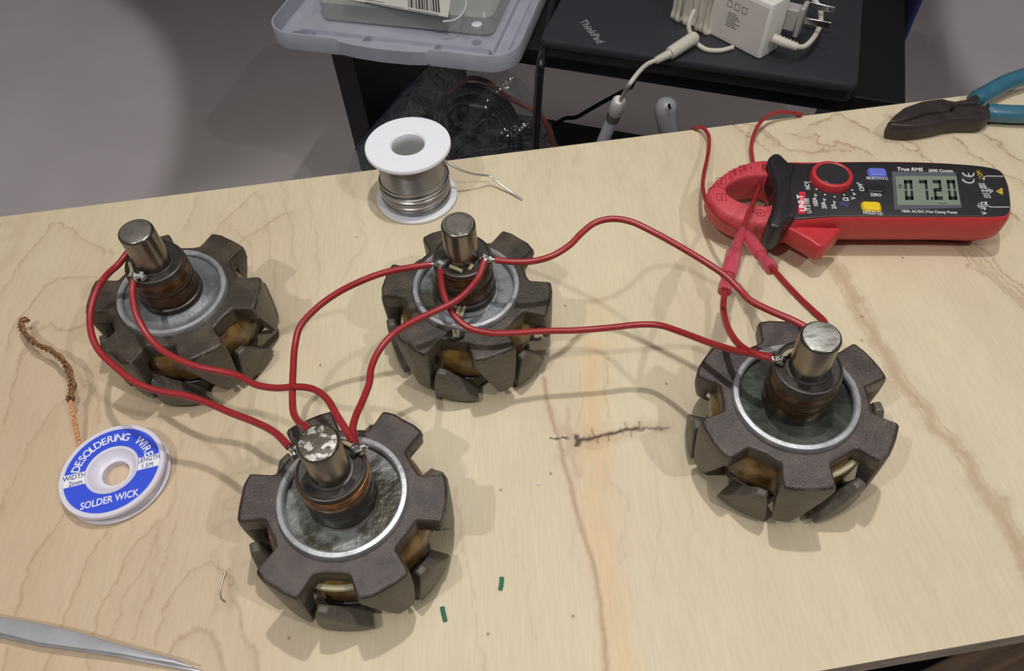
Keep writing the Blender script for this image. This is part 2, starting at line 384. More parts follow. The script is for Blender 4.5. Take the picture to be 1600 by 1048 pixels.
    def line(pxs, o=(0, 0), s=1.0, wd=0.0007, k=0.3, fade=0.008, fk=0.10, side=1, tgt=None, wob=1.6):
        sl, D, SG = dist(pxs, o, s, wob)
        tgt = brown if tgt is None else tgt
        v = k * np.exp(-(D / wd) ** 2)
        if fk: v = v + fk * np.exp(-D / fade) * (SG * side > 0)
        tgt[sl] = np.maximum(tgt[sl], v)
    q = 0.25
    A = (0, 300)
    line([(0, 640), (60, 540), (130, 430), (190, 360), (260, 270), (320, 205), (380, 190), (420, 210), (500, 260), (560, 310), (640, 345), (670, 390), (700, 350), (720, 400)], A, q)
    line([(20, 1000), (60, 880), (110, 790), (200, 700), (300, 580), (400, 545), (480, 530), (590, 515), (640, 540)], A, q)
    line([(150, 1010), (220, 880), (320, 820), (400, 850), (450, 860), (530, 830)], A, q, wd=0.0011)
    line([(1280, 310), (1380, 210), (1440, 150), (1500, 90), (1590, 0)], A, q)
    line([(1480, 320), (1560, 260), (1640, 225), (1740, 150), (1830, 120)], A, q)
    line([(1140, 230), (1215, 110), (1225, 40)], A, q, k=0.15)
    line([(0, 480), (80, 400), (130, 290), (165, 180), (150, 150)], A, q, wd=0.004, k=0.12, fk=0)
    line([(0, 210), (50, 180), (110, 200), (100, 260), (30, 290)], A, q, wd=0.003, k=0.12, fk=0)
    B = (0, 560)
    line([(0, 400), (50, 300), (100, 120), (150, -40), (190, -140)], B, q)
    line([(0, 970), (60, 830), (150, 650), (200, 500), (260, 410), (330, 310), (440, 230), (600, 120), (640, 250), (630, 400)], B, q, k=0.22)
    D_ = (0, 786)
    line([(90, 700), (130, 590), (180, 440), (210, 340), (280, 240), (330, 150), (400, 60)], D_, q)
    line([(390, 760), (430, 640), (490, 510), (530, 400), (600, 280), (680, 180)], D_, q)
    line([(590, 820), (640, 660), (690, 580), (740, 430), (800, 340), (860, 230), (920, 170), (990, 100)], D_, q)
    line([(690, 840), (750, 680), (800, 540), (870, 420), (930, 290), (1000, 130)], D_, q, k=0.22)
    line([(820, 860), (880, 690), (940, 560), (1000, 420), (1060, 250), (1110, 100)], D_, q, k=0.22)
    line([(960, 890), (1010, 740), (1050, 600), (1120, 500), (1190, 410), (1270, 365), (1330, 360), (1380, 390), (1430, 460), (1450, 560), (1500, 680), (1550, 820), (1590, 1000), (1600, 1100)], D_, q)
    line([(1060, 950), (1100, 870), (1180, 800), (1240, 785), (1310, 810), (1350, 870), (1380, 970), (1410, 1060)], D_, q, wd=0.0012)
    line([(0, 1060), (40, 900)], D_, q); line([(280, 1060), (330, 930)], D_, q); line([(530, 1060), (560, 960)], D_, q)
    line([(-20, 60), (10, 20), (30, -20)], D_, q)
    E_ = (700, 786)
    line([(40, -100), (100, 230), (140, 420), (180, 700), (230, 1060)], E_, q, k=0.16, fk=0.03)
    line([(400, 100), (460, 330), (520, 600), (560, 900)], E_, q, k=0.08, fk=0.02)
    line([(849, 592), (857, 635), (870, 680), (884, 730), (900, 786), (907, 816), (920, 853), (930, 903), (937, 948), (942, 986), (946, 1050)], wd=0.0013, k=0.52, fk=0, wob=0.8)
    line([(943, 786), (947, 836), (951, 886), (962, 941), (966, 998), (969, 1050)], wd=0.0011, k=0.25, fk=0, tgt=orange)
    line([(930, 540), (929, 600), (926, 650), (926, 700), (935, 780), (947, 880), (960, 960), (970, 1050)], wd=0.0075, k=0.40, fk=0, tgt=orange, wob=2.5)
    line([(910, 585), (905, 640), (898, 685)], wd=0.0006, k=0.2, fk=0); line([(950, 560), (948, 620), (953, 655)], wd=0.0006, k=0.2, fk=0)
    line([(935, 480), (930, 560)], wd=0.010, k=0.22, fk=0, tgt=orange, wob=3)
    # knot and crack
    line([(880, 668), (890, 686), (884, 706)], wd=0.0046, k=0.34, fk=0, wob=3)
    line([(884, 640), (889, 668), (893, 686), (898, 712), (903, 740)], wd=0.0016, k=0.30, fk=0, wob=2)
    for ax, bx_ in ((897, 900), (899, 902), (901, 905)):
        line([(ax, 680), (bx_, 687), (ax + 1, 695)], wd=0.0008, k=0.95, fk=0, tgt=black, wob=0.6)
    line([(902, 687), (914, 684), (930, 681), (944, 677), (960, 674), (978, 670), (996, 670)], wd=0.00085, k=1.0, fk=0, tgt=black, wob=0.9)
    line([(902, 687), (914, 684), (930, 681), (944, 677), (960, 674)], wd=0.0018, k=0.45, fk=0, tgt=brown, wob=1.5)
    line([(978, 672), (995, 673), (1012, 671), (1032, 668), (1046, 665)], wd=0.0007, k=0.7, fk=0, tgt=black, wob=1.4)
    for a, b in (((925, 671), (928, 683)), ((930, 681), (932, 691)), ((947, 677), (948, 687)), ((977, 659), (979, 671)), ((984, 671), (985, 681)), ((998, 660), (999, 671)), ((968, 669), (972, 676))):
        line([a, b], wd=0.0005, k=0.6, fk=0, tgt=black, wob=0.6)
    line([(898, 690), (950, 678), (1045, 664)], wd=0.004, k=0.26, fk=0, wob=3)
    line([(906, 694), (915, 698), (930, 695)], wd=0.005, k=0.30, fk=0, tgt=orange, wob=3)
    # brown streak on the right, dark flame figure by the meter
    rb = [(1270, 360), (1295, 400), (1325, 455), (1342, 485), (1360, 525), (1388, 568), (1415, 605), (1445, 640), (1488, 690), (1525, 745), (1562, 795), (1600, 870), (1640, 960)]
    line(rb, wd=0.0042, k=0.42, fk=0, wob=3)
    line([(x - 9, y + 5) for x, y in rb], wd=0.0006, k=0.32, fk=0); line([(x + 10, y - 5) for x, y in rb], wd=0.0007, k=0.34, fk=0)
    for j, off in enumerate((0, 9, 17, 30, 44)):
        line([(1452 + off, 320), (1490 + off, 385), (1530 + off, 425), (1570 + off, 455), (1620 + off, 500)], wd=0.0009, k=0.42, fk=0.06, wob=2.4)
    H = (1080, 160); hs = 0.325
    flame = [[(500, 150), (560, 170), (590, 150), (625, 168), (600, 200), (650, 208), (700, 202), (720, 190), (760, 205), (840, 235), (860, 250)],
             [(560, 120), (700, 62), (760, 85), (840, 130), (900, 170), (940, 192), (1010, 188), (1040, 230), (1080, 238), (1078, 195), (1010, 150), (960, 75)],
             [(300, 110), (400, 170), (480, 220), (560, 238), (640, 225), (760, 228)],
             [(160, 60), (250, 130), (330, 200), (380, 240)], [(200, 40), (300, 120), (420, 200)],
             [(1100, 250), (1250, 330), (1400, 430), (1600, 560)], [(1250, 160), (1380, 260), (1500, 330), (1600, 400)], [(1400, 150), (1480, 200), (1600, 280)]]
    for f_ in flame: line(f_, H, hs, wd=0.0009, k=0.46, fk=0.16, fade=0.006, wob=2.6)
    line([(1120, 260), (1250, 320), (1400, 420)], wd=0.016, k=0.08, fk=0, wob=2)
    # dark specks
    for px, py in ((557, 370), (1346, 494), (1346, 531), (883, 477), (1041, 599), (451, 996), (762, 990), (895, 962), (1410, 402), (500, 570), (782, 765), (860, 739)):
        line([(px, py), (px + 1, py + 1)], wd=0.00050, k=0.85, fk=0, tgt=black, wob=0)
    bcol = np.array(srgb(148, 108, 70)[:3]); ocol = np.array(srgb(218, 176, 118)[:3]); kcol = np.array(srgb(70, 50, 44)[:3])
    col *= (1 - np.clip(dark, -0.1, 0.6))[..., None]
    for msk, cc in ((orange, ocol), (brown, bcol), (black, kcol)):
        mm = np.clip(msk, 0, 1)[..., None]; col[:] = col * (1 - mm) + cc * mm
    # mesh
    me = bpy.data.meshes.new('plywood_top'); nvt = nu * nv
    co = np.empty((nu, nv, 3)); co[..., 0] = X; co[..., 1] = Y; co[..., 2] = TZ
    idx = np.arange(nvt).reshape(nu, nv)
    f = np.stack([idx[:-1, :-1], idx[1:, :-1], idx[1:, 1:], idx[:-1, 1:]], -1).reshape(-1, 4)
    me.vertices.add(nvt); me.vertices.foreach_set('co', co.ravel())
    me.loops.add(f.size); me.loops.foreach_set('vertex_index', f.ravel().astype(np.int32))
    me.polygons.add(len(f)); me.polygons.foreach_set('loop_start', np.arange(0, f.size, 4, dtype=np.int32))
    me.update(calc_edges=True)
    ca = me.color_attributes.new('wood', 'FLOAT_COLOR', 'POINT')
    rgba = np.ones((nvt, 4)); rgba[:, :3] = np.clip(col.reshape(-1, 3), 0, 1); ca.data.foreach_set('color', rgba.ravel())
    m = bpy.data.materials.new('maple_plywood_face'); m.use_nodes = True; nt = m.node_tree; b = nt.nodes['Principled BSDF']
    b.inputs['Roughness'].default_value = 0.48; b.inputs['Specular IOR Level'].default_value = 0.35
    at_ = nt.nodes.new('ShaderNodeAttribute'); at_.attribute_name = 'wood'
    tc = nt.nodes.new('ShaderNodeTexCoord'); mp = nt.nodes.new('ShaderNodeMapping'); mp.inputs['Scale'].default_value = (900, 70, 1); mp.inputs['Rotation'].default_value = (0, 0, -0.1)
    n = nt.nodes.new('ShaderNodeTexNoise'); n.inputs['Scale'].default_value = 1; n.inputs['Detail'].default_value = 4
    nt.links.new(tc.outputs['Object'], mp.inputs[0]); nt.links.new(mp.outputs[0], n.inputs[0])
    r = nt.nodes.new('ShaderNodeMapRange'); r.inputs[1].default_value = 0.3; r.inputs[2].default_value = 0.7; r.inputs[3].default_value = 0.955; r.inputs[4].default_value = 1.035
    nt.links.new(n.outputs[0], r.inputs[0])
    mx = nt.nodes.new('ShaderNodeMix'); mx.data_type = 'RGBA'; mx.blend_type = 'MULTIPLY'; mx.inputs[0].default_value = 1
    nt.links.new(at_.outputs['Color'], mx.inputs[6]); nt.links.new(r.outputs[0], mx.inputs[7]); nt.links.new(mx.outputs[2], b.inputs['Base Color'])
    bp = nt.nodes.new('ShaderNodeBump'); bp.inputs['Strength'].default_value = 0.12; bp.inputs['Distance'].default_value = 0.0005
    nt.links.new(n.outputs[0], bp.inputs['Height']); nt.links.new(bp.outputs[0], b.inputs['Normal'])
    me.materials.append(m)
    o = bpy.data.objects.new('plywood_face', me); C.objects.link(o); o.parent = table
    # core of the board
    bmx = bmesh.new()
    pts = [BU * a + BV * b_ for a, b_ in ((u0, near), (u1, near), (u1, rear), (u0, rear))]
    prism(bmx, [([tuple(p) for p in pts], TZ - 0.019), ([tuple(p) for p in pts], TZ - 0.0001)])
    obj('plywood_core', bmx, M['ply_edge'], table, smooth=False)
build_top()

# ------------------------------------------------------------------ alternator rotors
RINGH = 45.9
def claw_bm(sign, mir=False):
    """one claw: rows from root to tip; sign=+1 hangs from the upper plate, -1 stands on the lower plate. Local: tooth centred on +X."""
    bm = bmesh.new()
    rows = [  # t, left deg, right deg, r_in, r_out
        (0.00, -15.4, 14.4, 31.0, 40.6), (0.05, -16.0, 14.8, 31.0, 41.6), (0.20, -14.8, 14.8, 32.0, 41.9), (0.33, -10.6, 14.6, 33.6, 41.9),
        (0.70, -1.8, 12.8, 36.0, 41.9), (0.94, 3.4, 11.2, 37.4, 41.7), (1.0, 4.6, 10.4, 38.0, 41.0)] if sign < 0 else [
        (0.00, -14.6, 14.6, 31.0, 41.2), (0.10, -14.8, 14.8, 32.0, 41.8), (0.33, -11.0, 14.6, 34.0, 41.9),
        (0.70, -4.2, 13.4, 36.0, 41.9), (0.94, 0.2, 11.4, 37.4, 41.7), (1.0, 1.6, 10.2, 38.0, 41.0)]
    root, tip = (42.6, 7.0) if sign > 0 else (3.6, 28.5)
    K = 6; grid_o, grid_i = [], []
    for t, l, r, ri, ro in rows:
        h = root + (tip - root) * t
        if sign < 0: l, r = -r, -l       # half-turn symmetry of the pair
        if mir: l, r = -r, -l
        ra, rb = [], []
        for k in range(K + 1):
            a = math.radians(l + (r - l) * k / K)
            ra.append(bm.verts.new((ro * math.cos(a) / 1000, ro * math.sin(a) / 1000, h / 1000)))
            rb.append(bm.verts.new((ri * math.cos(a) / 1000, ri * math.sin(a) / 1000, h / 1000)))
        grid_o.append(ra); grid_i.append(rb)
    n = len(rows)
    for i in range(n - 1):
        for k in range(K):
            bm.faces.new((grid_o[i][k], grid_o[i][k + 1], grid_o[i + 1][k + 1], grid_o[i + 1][k]))
            bm.faces.new((grid_i[i][k], grid_i[i + 1][k], grid_i[i + 1][k + 1], grid_i[i][k + 1]))
        for k in (0, K):
            bm.faces.new((grid_o[i][k], grid_o[i + 1][k], grid_i[i + 1][k], grid_i[i][k]))
    for i in (0, n - 1):
        for k in range(K):
            bm.faces.new((grid_o[i][k], grid_i[i][k], grid_i[i][k + 1], grid_o[i][k + 1]))
    return bm
def plate_bm(h0, h1, a0, seed, hole):
    rr = random.Random(seed); pts = []
    for k in range(6):
        a = a0 + 60 * k
        prof = [(-18.6, 31.2), (-17.6, 32.6), (-14.9, 40.3), (-13.4, 41.4), (-7, 41.6), (0, 41.2), (7, 41.6), (13.4, 41.4), (14.9, 40.3), (17.6, 32.6), (18.6, 31.2), (24, 30.6), (30, 30.4), (36, 30.6)]
        for da, r in prof:
            j = rr.uniform(-0.35, 0.35)
            pts.append(((r + j) / 1000 * math.cos(math.radians(a + da)), (r + j) / 1000 * math.sin(math.radians(a + da))))
    if h0 < 10: pts = [(x * min(1, 0.0335 / math.hypot(x, y)), y * min(1, 0.0335 / math.hypot(x, y))) for x, y in pts]
    bm = bmesh.new()
    n = len(pts); hr = hole / 1000
    hp = [(hr * math.cos(math.atan2(p[1], p[0])), hr * math.sin(math.atan2(p[1], p[0]))) for p in pts]
    rings = []
    for P, h in ((pts, h0), (pts, h1 - 1.0), (inset(pts, 0.0009), h1), (hp, h1), (hp, h0)):
        rings.append([bm.verts.new((p[0], p[1], h / 1000)) for p in P])
    for a, b in zip(rings, rings[1:] + rings[:1]):
        for i in range(n): bm.faces.new((a[i], a[(i + 1) % n], b[(i + 1) % n], b[i]))
    return bm
CLAWS = {m: (claw_bm(1, m), claw_bm(-1, m)) for m in (False, True)}
def rotor(label, cx, cy, tx, ty, ang, style):
    n = np.array([tx, ty, 1.0]); n /= np.linalg.norm(n)
    a = np.cross([0, 1.0, 0], n); a /= np.linalg.norm(a); b = np.cross(n, a)
    R = Matrix(((a[0], b[0], n[0]), (a[1], b[1], n[1]), (a[2], b[2], n[2])))
    c = np.array([cx, cy, TZ + RINGH / 1000]); loc = c - n * RINGH / 1000
    t = thing('alternator_rotor', label, 'rotor', (0, 0, 0), 0, 'alternator rotors on the board')
    # lowest point of the rotor touches the board
    lowest = min([(Vector(loc) + R @ Vector((0.0413 * math.cos(math.radians(q)), 0.0413 * math.sin(math.radians(q)), 0.0036))).z for q in range(0, 360, 5)]
                 + [(Vector(loc) + R @ Vector((0.009 * math.cos(math.radians(q)), 0.009 * math.sin(math.radians(q)), 0))).z for q in range(0, 360, 10)])
    loc = loc + np.array([0, 0, TZ - lowest + 0.0001])
    t.matrix_world = Matrix.Translation(loc) @ R.to_4x4()
    CLAW_UP, CLAW_LO = CLAWS[style.get('mirror', False)]
    lac = M['lacquer_brown'] if style['brown'] else M['lacquer']
    for nm, cl, a0, h0, h1, hl in (('upper_pole_piece', CLAW_UP, ang, 34, 43, 25.0), ('lower_pole_piece', CLAW_LO, ang + 30, 3.6, 12.6, 12.0)):
        p = obj(nm, plate_bm(h0, h1, a0, int(ang) + int(h1), hl), lac, t, bevel=0.0006)
        for k in range(6):
            o = obj('pole_claw', cl.copy(), M['claw_steel'], p, bevel=0.0010)
            o.rotation_euler = (0, 0, math.radians(a0 + 60 * k))
    obj('field_coil', lat([(0.010, 0.0125), (0.0310, 0.0130), (0.0328, 0.0150), (0.0336, 0.020), (0.0336, 0.026), (0.0328, 0.0312), (0.0305, 0.0338), (0.010, 0.0340)], 64), M['coil_tape'], t)
    for da in style.get('cords', ()):
        bm = bmesh.new(); qd = math.radians(ang + da)
        tube(bm, [(0.0326 * math.cos(qd + d), 0.0326 * math.sin(qd + d), 0.0325 + 0.001 * abs(d)) for d in np.linspace(-0.3, 0.3, 12)], 0.0013, 8)
        obj('coil_cord', bm, M['sleeve'], t)
    obj('bearing_boss', lat([(0.0, 0.0), (0.009, 0.0), (0.010, 0.001), (0.0165, 0.003), (0.018, 0.0045)], 40), M['claw_steel'], t)
    # aluminium dish with raised rim
    obj('end_dish', lat([(0.0258, 0.0425), (0.0256, 0.0452), (0.0252, 0.0459), (0.0243, 0.0459), (0.0237, 0.0454), (0.0232, 0.0440), (0.0225, style['floor'] + 0.0006), (0.021, style['floor']), (0.0172, style['floor'] + 0.0003), (0.0163, style['floor'] + 0.0011), (0.0145, style['floor'] + 0.0014), (0.010, style['floor'] + 0.0016)], 96), style['dish'], t)
    bm = lathe(bmesh.new(), [(0.0260, 0.0428), (0.02585, 0.0453), (0.0254, 0.0462), (0.0237, 0.0463), (0.0230, 0.0457), (0.0228, 0.0440)], 96, cap=False)
    obj('dish_rim', bm, M['aluminium'], t)
    # slip ring hub
    f = style['floor']
    hub = obj('slip_ring_hub', lat([(0.0145, f), (0.0144, f + 0.0045), (0.0133, f + 0.005), (0.0133, 0.0670), (0.0128, 0.0680), (0.0122, 0.0682), (0.0118, 0.0678), (0.0088, 0.0676), (0.0086, 0.0680), (0.0078, 0.0681)], 72), M['phenolic'], t)
    for h0, h1, mm in style['rings']:
        obj('slip_ring', lathe(bmesh.new(), [(0.0132, h0), (0.01365, h0), (0.01375, h0 + 0.0004), (0.01375, h1 - 0.0004), (0.01365, h1), (0.0132, h1)], 72), mm, t)
    for q in style['slots']:
        bm = bmesh.new(); pr = [(0.0026 * math.cos(s), 0.0016 * math.sin(s)) for s in np.linspace(0, 2 * PI, 18)[:-1]]
        prism(bm, [(pr, 0.0), (pr, 0.0003)])
        bmesh.ops.transform(bm, matrix=Matrix.Rotation(math.radians(q), 4, 'Z') @ Matrix.Translation((0.0097, 0, 0.0676)) @ Matrix.Rotation(PI / 2, 4, 'Z'), verts=bm.verts)
        obj('terminal_slot', bm, M['hole_shade'], t)
    sh = obj('shaft', lat([(0.0, 0.040), (0.0076, 0.040), (0.0076, 0.0878), (0.0073, 0.0886), (0.0067, 0.0890), (0.0, 0.0890)], 64), M['shaft'], t)
    obj('shaft_end', lat([(0.0, 0.0889), (0.0066, 0.0889), (0.0066, 0.08912), (0.0064, 0.0892), (0.0, 0.0892)] if not style.get('groove') else
                         [(0.0, 0.0889), (0.0067, 0.0889), (0.0067, 0.0892), (0.0059, 0.0892), (0.0058, 0.0890), (0.0056, 0.0890), (0.0055, 0.0892), (0.0, 0.0892)], 48), style['end'], sh)
    Mi = t.matrix_world.inverted()
    for kind, pts in style.get('extras', []):
        P = [tuple(Mi @ Vector(p)) for p in pts]
        if kind == 'solder':
            bm = bmesh.new()
            for i, p in enumerate(P): blob(bm, p, 0.0015, i + int(cx * 1000), 0.4, 2)
            obj('solder_joint', bm, M['solder'], t)
        elif kind == 'sleeve':
            bm = bmesh.new(); tube(bm, catmull(P, 6), 0.0009, 8); obj('winding_lead', bm, M['sleeve'], t)
        elif kind == 'hole':
            bm = bmesh.new(); pr = [(0.0042 * math.cos(s), 0.0032 * math.sin(s)) for s in np.linspace(0, 2 * PI, 20)[:-1]]
            prism(bm, [(pr, -0.0002), (pr, 0.0003)]); o = obj('lead_hole', bm, M['hole_shade'], t); o.location = P[0]
    return t
LUG = 70.0   # mm above the board, solder lug height
r3 = rotor('rotor nearest the camera at lower centre, silvery spots of paint on its shaft end', -0.0704, 0.1224, 0.029, -0.010, 57,
      dict(brown=False, cords=(210, 30), floor=0.0378, dish=M['aluminium_gummy'], end=M['shaft_end_worn'], slots=(-40, 225),
           rings=((0.0595, 0.0660, M['copper_ring']), (0.0490, 0.0540, M['phenolic'])),
           extras=[('solder', [tb(556, 700, 70), tb(563, 706, 69.5), tb(552, 706, 70.5), tb(569, 700, 70)]), ('solder', [tb(461, 712, 70), tb(459, 704, 70)]), ('sleeve', [tb(530, 692, 68), tb(540, 692, 70), tb(550, 697, 70)])]))
r2 = rotor('rotor at top centre behind the crossed red wires, grooved shaft end and cream leads', -0.0208, 0.2274, 0.006, -0.057, 48,
      dict(brown=True, floor=0.0415, dish=M['aluminium_patch'], end=M['shaft_end_plain'], slots=(60, 170), groove=True,
           rings=((0.0585, 0.0665, M['copper_brown']), (0.0475, 0.0555, M['copper_brown'])),
           extras=[('solder', [tb(688, 409, 70), tb(694, 411, 70), tb(684, 412, 70.5), tb(690, 415, 69), tb(700, 409, 69)]), ('solder', [tb(757, 400, 70), tb(761, 405, 70), tb(754, 404, 70), tb(766, 404, 70)]),
                   ('sleeve', [tb(703, 416, 69), tb(714, 420, 69), tb(722, 424, 68)]), ('sleeve', [tb(738, 414, 69), tb(733, 421, 69)]),
                   ('sleeve', [tb(726, 478, 46), tb(720, 495, 46)]), ('sleeve', [tb(719, 476, 46), tb(713, 495, 46)]),
                   ('hole', [tb(712, 522, 43)]), ('sleeve', [tb(709, 514, 43.5), tb(711, 527, 43.2)]), ('sleeve', [tb(715, 514, 43.5), tb(716, 527, 43.2)])]))
r1 = rotor('browner rotor at far left with a clean grey shaft and pale aluminium dish', -0.1643, 0.2343, 0.055, -0.060, 60,
      dict(brown=True, floor=0.0435, dish=M['aluminium_dull'], end=M['shaft_end_plain'], slots=(-25, 200),
           rings=((0.0575, 0.0655, M['copper_brown']), (0.0485, 0.0565, M['copper_brown'])),
           extras=[('solder', [tb(215, 432, 70), tb(220, 430, 70), tb(211, 435, 69.5), tb(225, 434, 69.5)]), ('sleeve', [tb(203, 411, 69), tb(206, 425, 69), tb(203, 432, 68)])]))
r4 = rotor('rotor alone at far right with a scratched light shaft end and dark oily dish', 0.1182, 0.1557, -0.070, -0.024, 23,
      dict(brown=False, mirror=True, cords=(270,), floor=0.0366, dish=M['aluminium_dark'], end=M['shaft_end_scratched'], slots=(20, 245),
           rings=((0.0550, 0.0635, M['copper_brown']), (0.0470, 0.0540, M['copper_brown'])),
           extras=[('solder', [tb(1216, 562, 70), tb(1221, 560, 70), tb(1219, 566, 69)]), ('sleeve', [tb(1222, 560, 70), tb(1230, 551, 71), tb(1240, 547, 71)])]))

# ------------------------------------------------------------------ red jumper wires
WR = 0.00150
def wire(label, pts, r=WR, ends=(0, 0), extra=None):
    P = catmull([tb(*p) for p in pts], 9)
    t = thing('jumper_wire', label, 'wire', (0, 0, 0), 0, 'red jumper wires')
    bm = bmesh.new(); tube(bm, P, r, 14); obj('insulation', bm, M['red_pvc'], t)
    for k, (p, q) in enumerate(((P[0], P[1]), (P[-1], P[-2]))):
        if ends[k]:
            d = (p - q) / np.linalg.norm(p - q)
            bm = bmesh.new(); tube(bm, [p - d * 0.001, p + d * ends[k]], 0.0009, 8); obj('bare_end', bm, M['solder'], t)
    return t
wire('red jumper sagging past the left side of the leftmost rotor to the nearest rotor',
     [(222, 366, 66), (200, 394, 68), (186, 412, 67), (165, 432, 63), (150, 457, 59), (141, 490, 56), (143, 522, 54), (155, 548, 52), (180, 573, 51), (213, 598, 50), (250, 611, 49), (290, 618, 49), (321, 628, 50), (361, 645, 54), (400, 660, 60), (430, 676, 65), (452, 698, 69)], ends=(0, 0.003))
wire('red jumper from the front lug of the leftmost rotor dipping to the nearest rotor',
     [(209, 436, 69), (207, 456, 66), (211, 484, 61), (225, 515, 56), (245, 540, 53), (270, 557, 52), (310, 573, 51), (350, 581, 50), (375, 588, 50), (400, 601, 51), (430, 606, 53), (465, 604, 57), (490, 608, 60), (510, 622, 63), (527, 650, 66), (543, 676, 69), (552, 692, 70)], ends=(0.003, 0.003))
wire('red jumper arching left from the top centre rotor down behind the nearest shaft',
     [(673, 413, 70), (640, 418, 70), (600, 426, 69), (560, 441, 66), (525, 459, 62), (494, 482, 58), (469, 510, 55), (461, 540, 53), (458, 580, 53), (457, 620, 55), (459, 645, 58), (468, 660, 62), (478, 667, 66), (480, 680, 68)], ends=(0.005, 0))
wire('red jumper curving from the top centre rotor across its dish to the nearest rotor',
     [(757, 408, 70), (748, 432, 67), (733, 452, 64), (712, 470, 62), (680, 486, 61), (640, 505, 59), (612, 524, 57), (592, 548, 56), (580, 575, 56), (577, 598, 57), (567, 625, 59), (556, 650, 62), (551, 670, 66), (555, 693, 70)], ends=(0.002, 0.002))
wire('red jumper looping below the dish of the top centre rotor and running right',
     [(688, 420, 69), (690, 444, 64), (697, 470, 59), (711, 494, 55), (733, 512, 53), (765, 520, 51), (800, 520, 49), (850, 517, 47), (900, 516, 46), (950, 512, 46), (1000, 507, 46), (1030, 508, 47), (1065, 519, 50), (1105, 534, 56), (1150, 548, 63), (1185, 554, 68), (1207, 558, 70)], ends=(0.002, 0.002))
wire('red jumper humped high between the top centre rotor and the right rotor',
     [(774, 406, 70), (800, 409, 70), (832, 408, 70), (862, 400, 71), (890, 383, 72), (910, 363, 73), (930, 348, 74), (955, 342, 75), (985, 346, 75), (1020, 362, 74), (1060, 384, 72), (1100, 408, 70), (1135, 432, 69), (1155, 452, 68), (1172, 469, 68), (1205, 486, 69), (1240, 501, 70), (1275, 520, 70)], ends=(0.003, 0))
def connector(t, pts, rads):
    bm = bmesh.new(); P = [tb(*p) for p in pts]; Q = []; R = []
    for i in range(len(P) - 1):
        for k in range(4): Q.append(P[i] + (P[i + 1] - P[i]) * k / 4); R.append(rads[i] + (rads[i + 1] - rads[i]) * k / 4)
    Q.append(P[-1]); R.append(rads[-1])
    tube(bm, Q, R, 16); return obj('crimp_sleeve', bm, M['pink_sleeve'], t)
t = wire('short red jumper with a pink crimp connector left of the right rotor', [(1134, 441, 47), (1132, 458, 46), (1130, 480, 48), (1134, 503, 53), (1143, 523, 58), (1158, 541, 63), (1180, 553, 68), (1206, 561, 70)], ends=(0, 0.002))
connector(t, [(1142, 405, 46), (1138, 430, 46.5), (1134, 446, 46), (1132, 456, 46)], [0.0025, 0.0026, 0.0034, 0.0033])
bm = bmesh.new(); tube(bm, [tb(1150, 380, 44), tb(1142, 410, 46), (tb(1136, 438, 46.6))], 0.0012, 10); obj('bullet_terminal', bm, M['nickel'], t)
t = wire('short red jumper with a pink crimp connector running behind the right rotor shaft', [(1194, 405, 44), (1208, 421, 45), (1228, 444, 50), (1250, 467, 57), (1270, 486, 63), (1288, 504, 68), (1288, 520, 70)])
connector(t, [(1184, 394, 41.8), (1194, 406, 43), (1200, 413, 44), (1206, 421, 45)], [0.0024, 0.0026, 0.0034, 0.0033])
bm = bmesh.new(); tube(bm, [tb(1178, 388, 41), tb(1188, 399, 42.5), tb(1199, 411, 44)], 0.0012, 10); obj('bullet_terminal', bm, M['nickel'], t)
def lead(label, pts, con, rads):
    t = thing('test_lead', label, 'wire', (0, 0, 0), 0, 'thin red test leads')
    E_ = tb(*pts[0]); V3 = np.array([BV[0], BV[1], 0]); e_ = np.array([E_[0], E_[1], TZ + 0.0016]) + V3 * (rear - BV @ E_[:2])
    head = [e_ + V3 * 0.006 + np.array([0.001, 0, -0.014]), e_ + V3 * 0.0045 + np.array([0.0008, 0, -0.007]), e_ + V3 * 0.0026 + np.array([0.0005, 0, -0.003])]
    bm = bmesh.new(); tube(bm, catmull(head + [e_ - V3 * 0.0005] + [tb(*p) for p in pts[1:]], 9), 0.00125, 12); obj('insulation', bm, M['red_pvc'], t)
    bm = bmesh.new(); P = [tb(*p) for p in con]; tube(bm, P, rads, 16); obj('connector_sleeve', bm, M['pink_sleeve'], t)
    return t
lead('thin red test lead passing through the red clamp jaw opening',
     [(1250, 179, 1), (1236, 176, 5), (1212, 176, 8), (1193, 186, 8), (1180, 205, 6), (1174, 228, 4), (1176, 250, 3), (1182, 272, 6), (1187, 288, 14), (1183, 300, 24), (1176, 318, 33), (1168, 336, 38), (1163, 352, 39), (1158, 366, 40), (1156, 376, 42)],
     [(1160, 358, 39.5), (1158, 366, 40.5), (1153, 378, 43), (1149, 390, 44.5), (1147, 394, 45), (1146, 396, 45), (1143, 412, 46), (1138, 428, 46.5), (1137, 431, 46.5)], [0.0016, 0.0022, 0.0026, 0.0027, 0.0028, 0.0038, 0.0040, 0.0040, 0.0037])
lead('thin red test lead hugging the outside of the red clamp jaw',
     [(1086, 201, 1), (1096, 199, 4), (1106, 209, 6), (1108, 224, 7), (1105, 248, 9), (1100, 270, 12), (1098, 290, 15), (1101, 308, 19), (1110, 326, 23), (1124, 342, 28), (1142, 354, 33), (1156, 362, 36), (1166, 368, 37.5)],
     [(1160, 362, 37), (1165, 368, 38), (1172, 376, 39.5), (1181, 388, 41.5), (1189, 398, 42.5)], [0.0015, 0.0028, 0.0035, 0.0036, 0.0033])

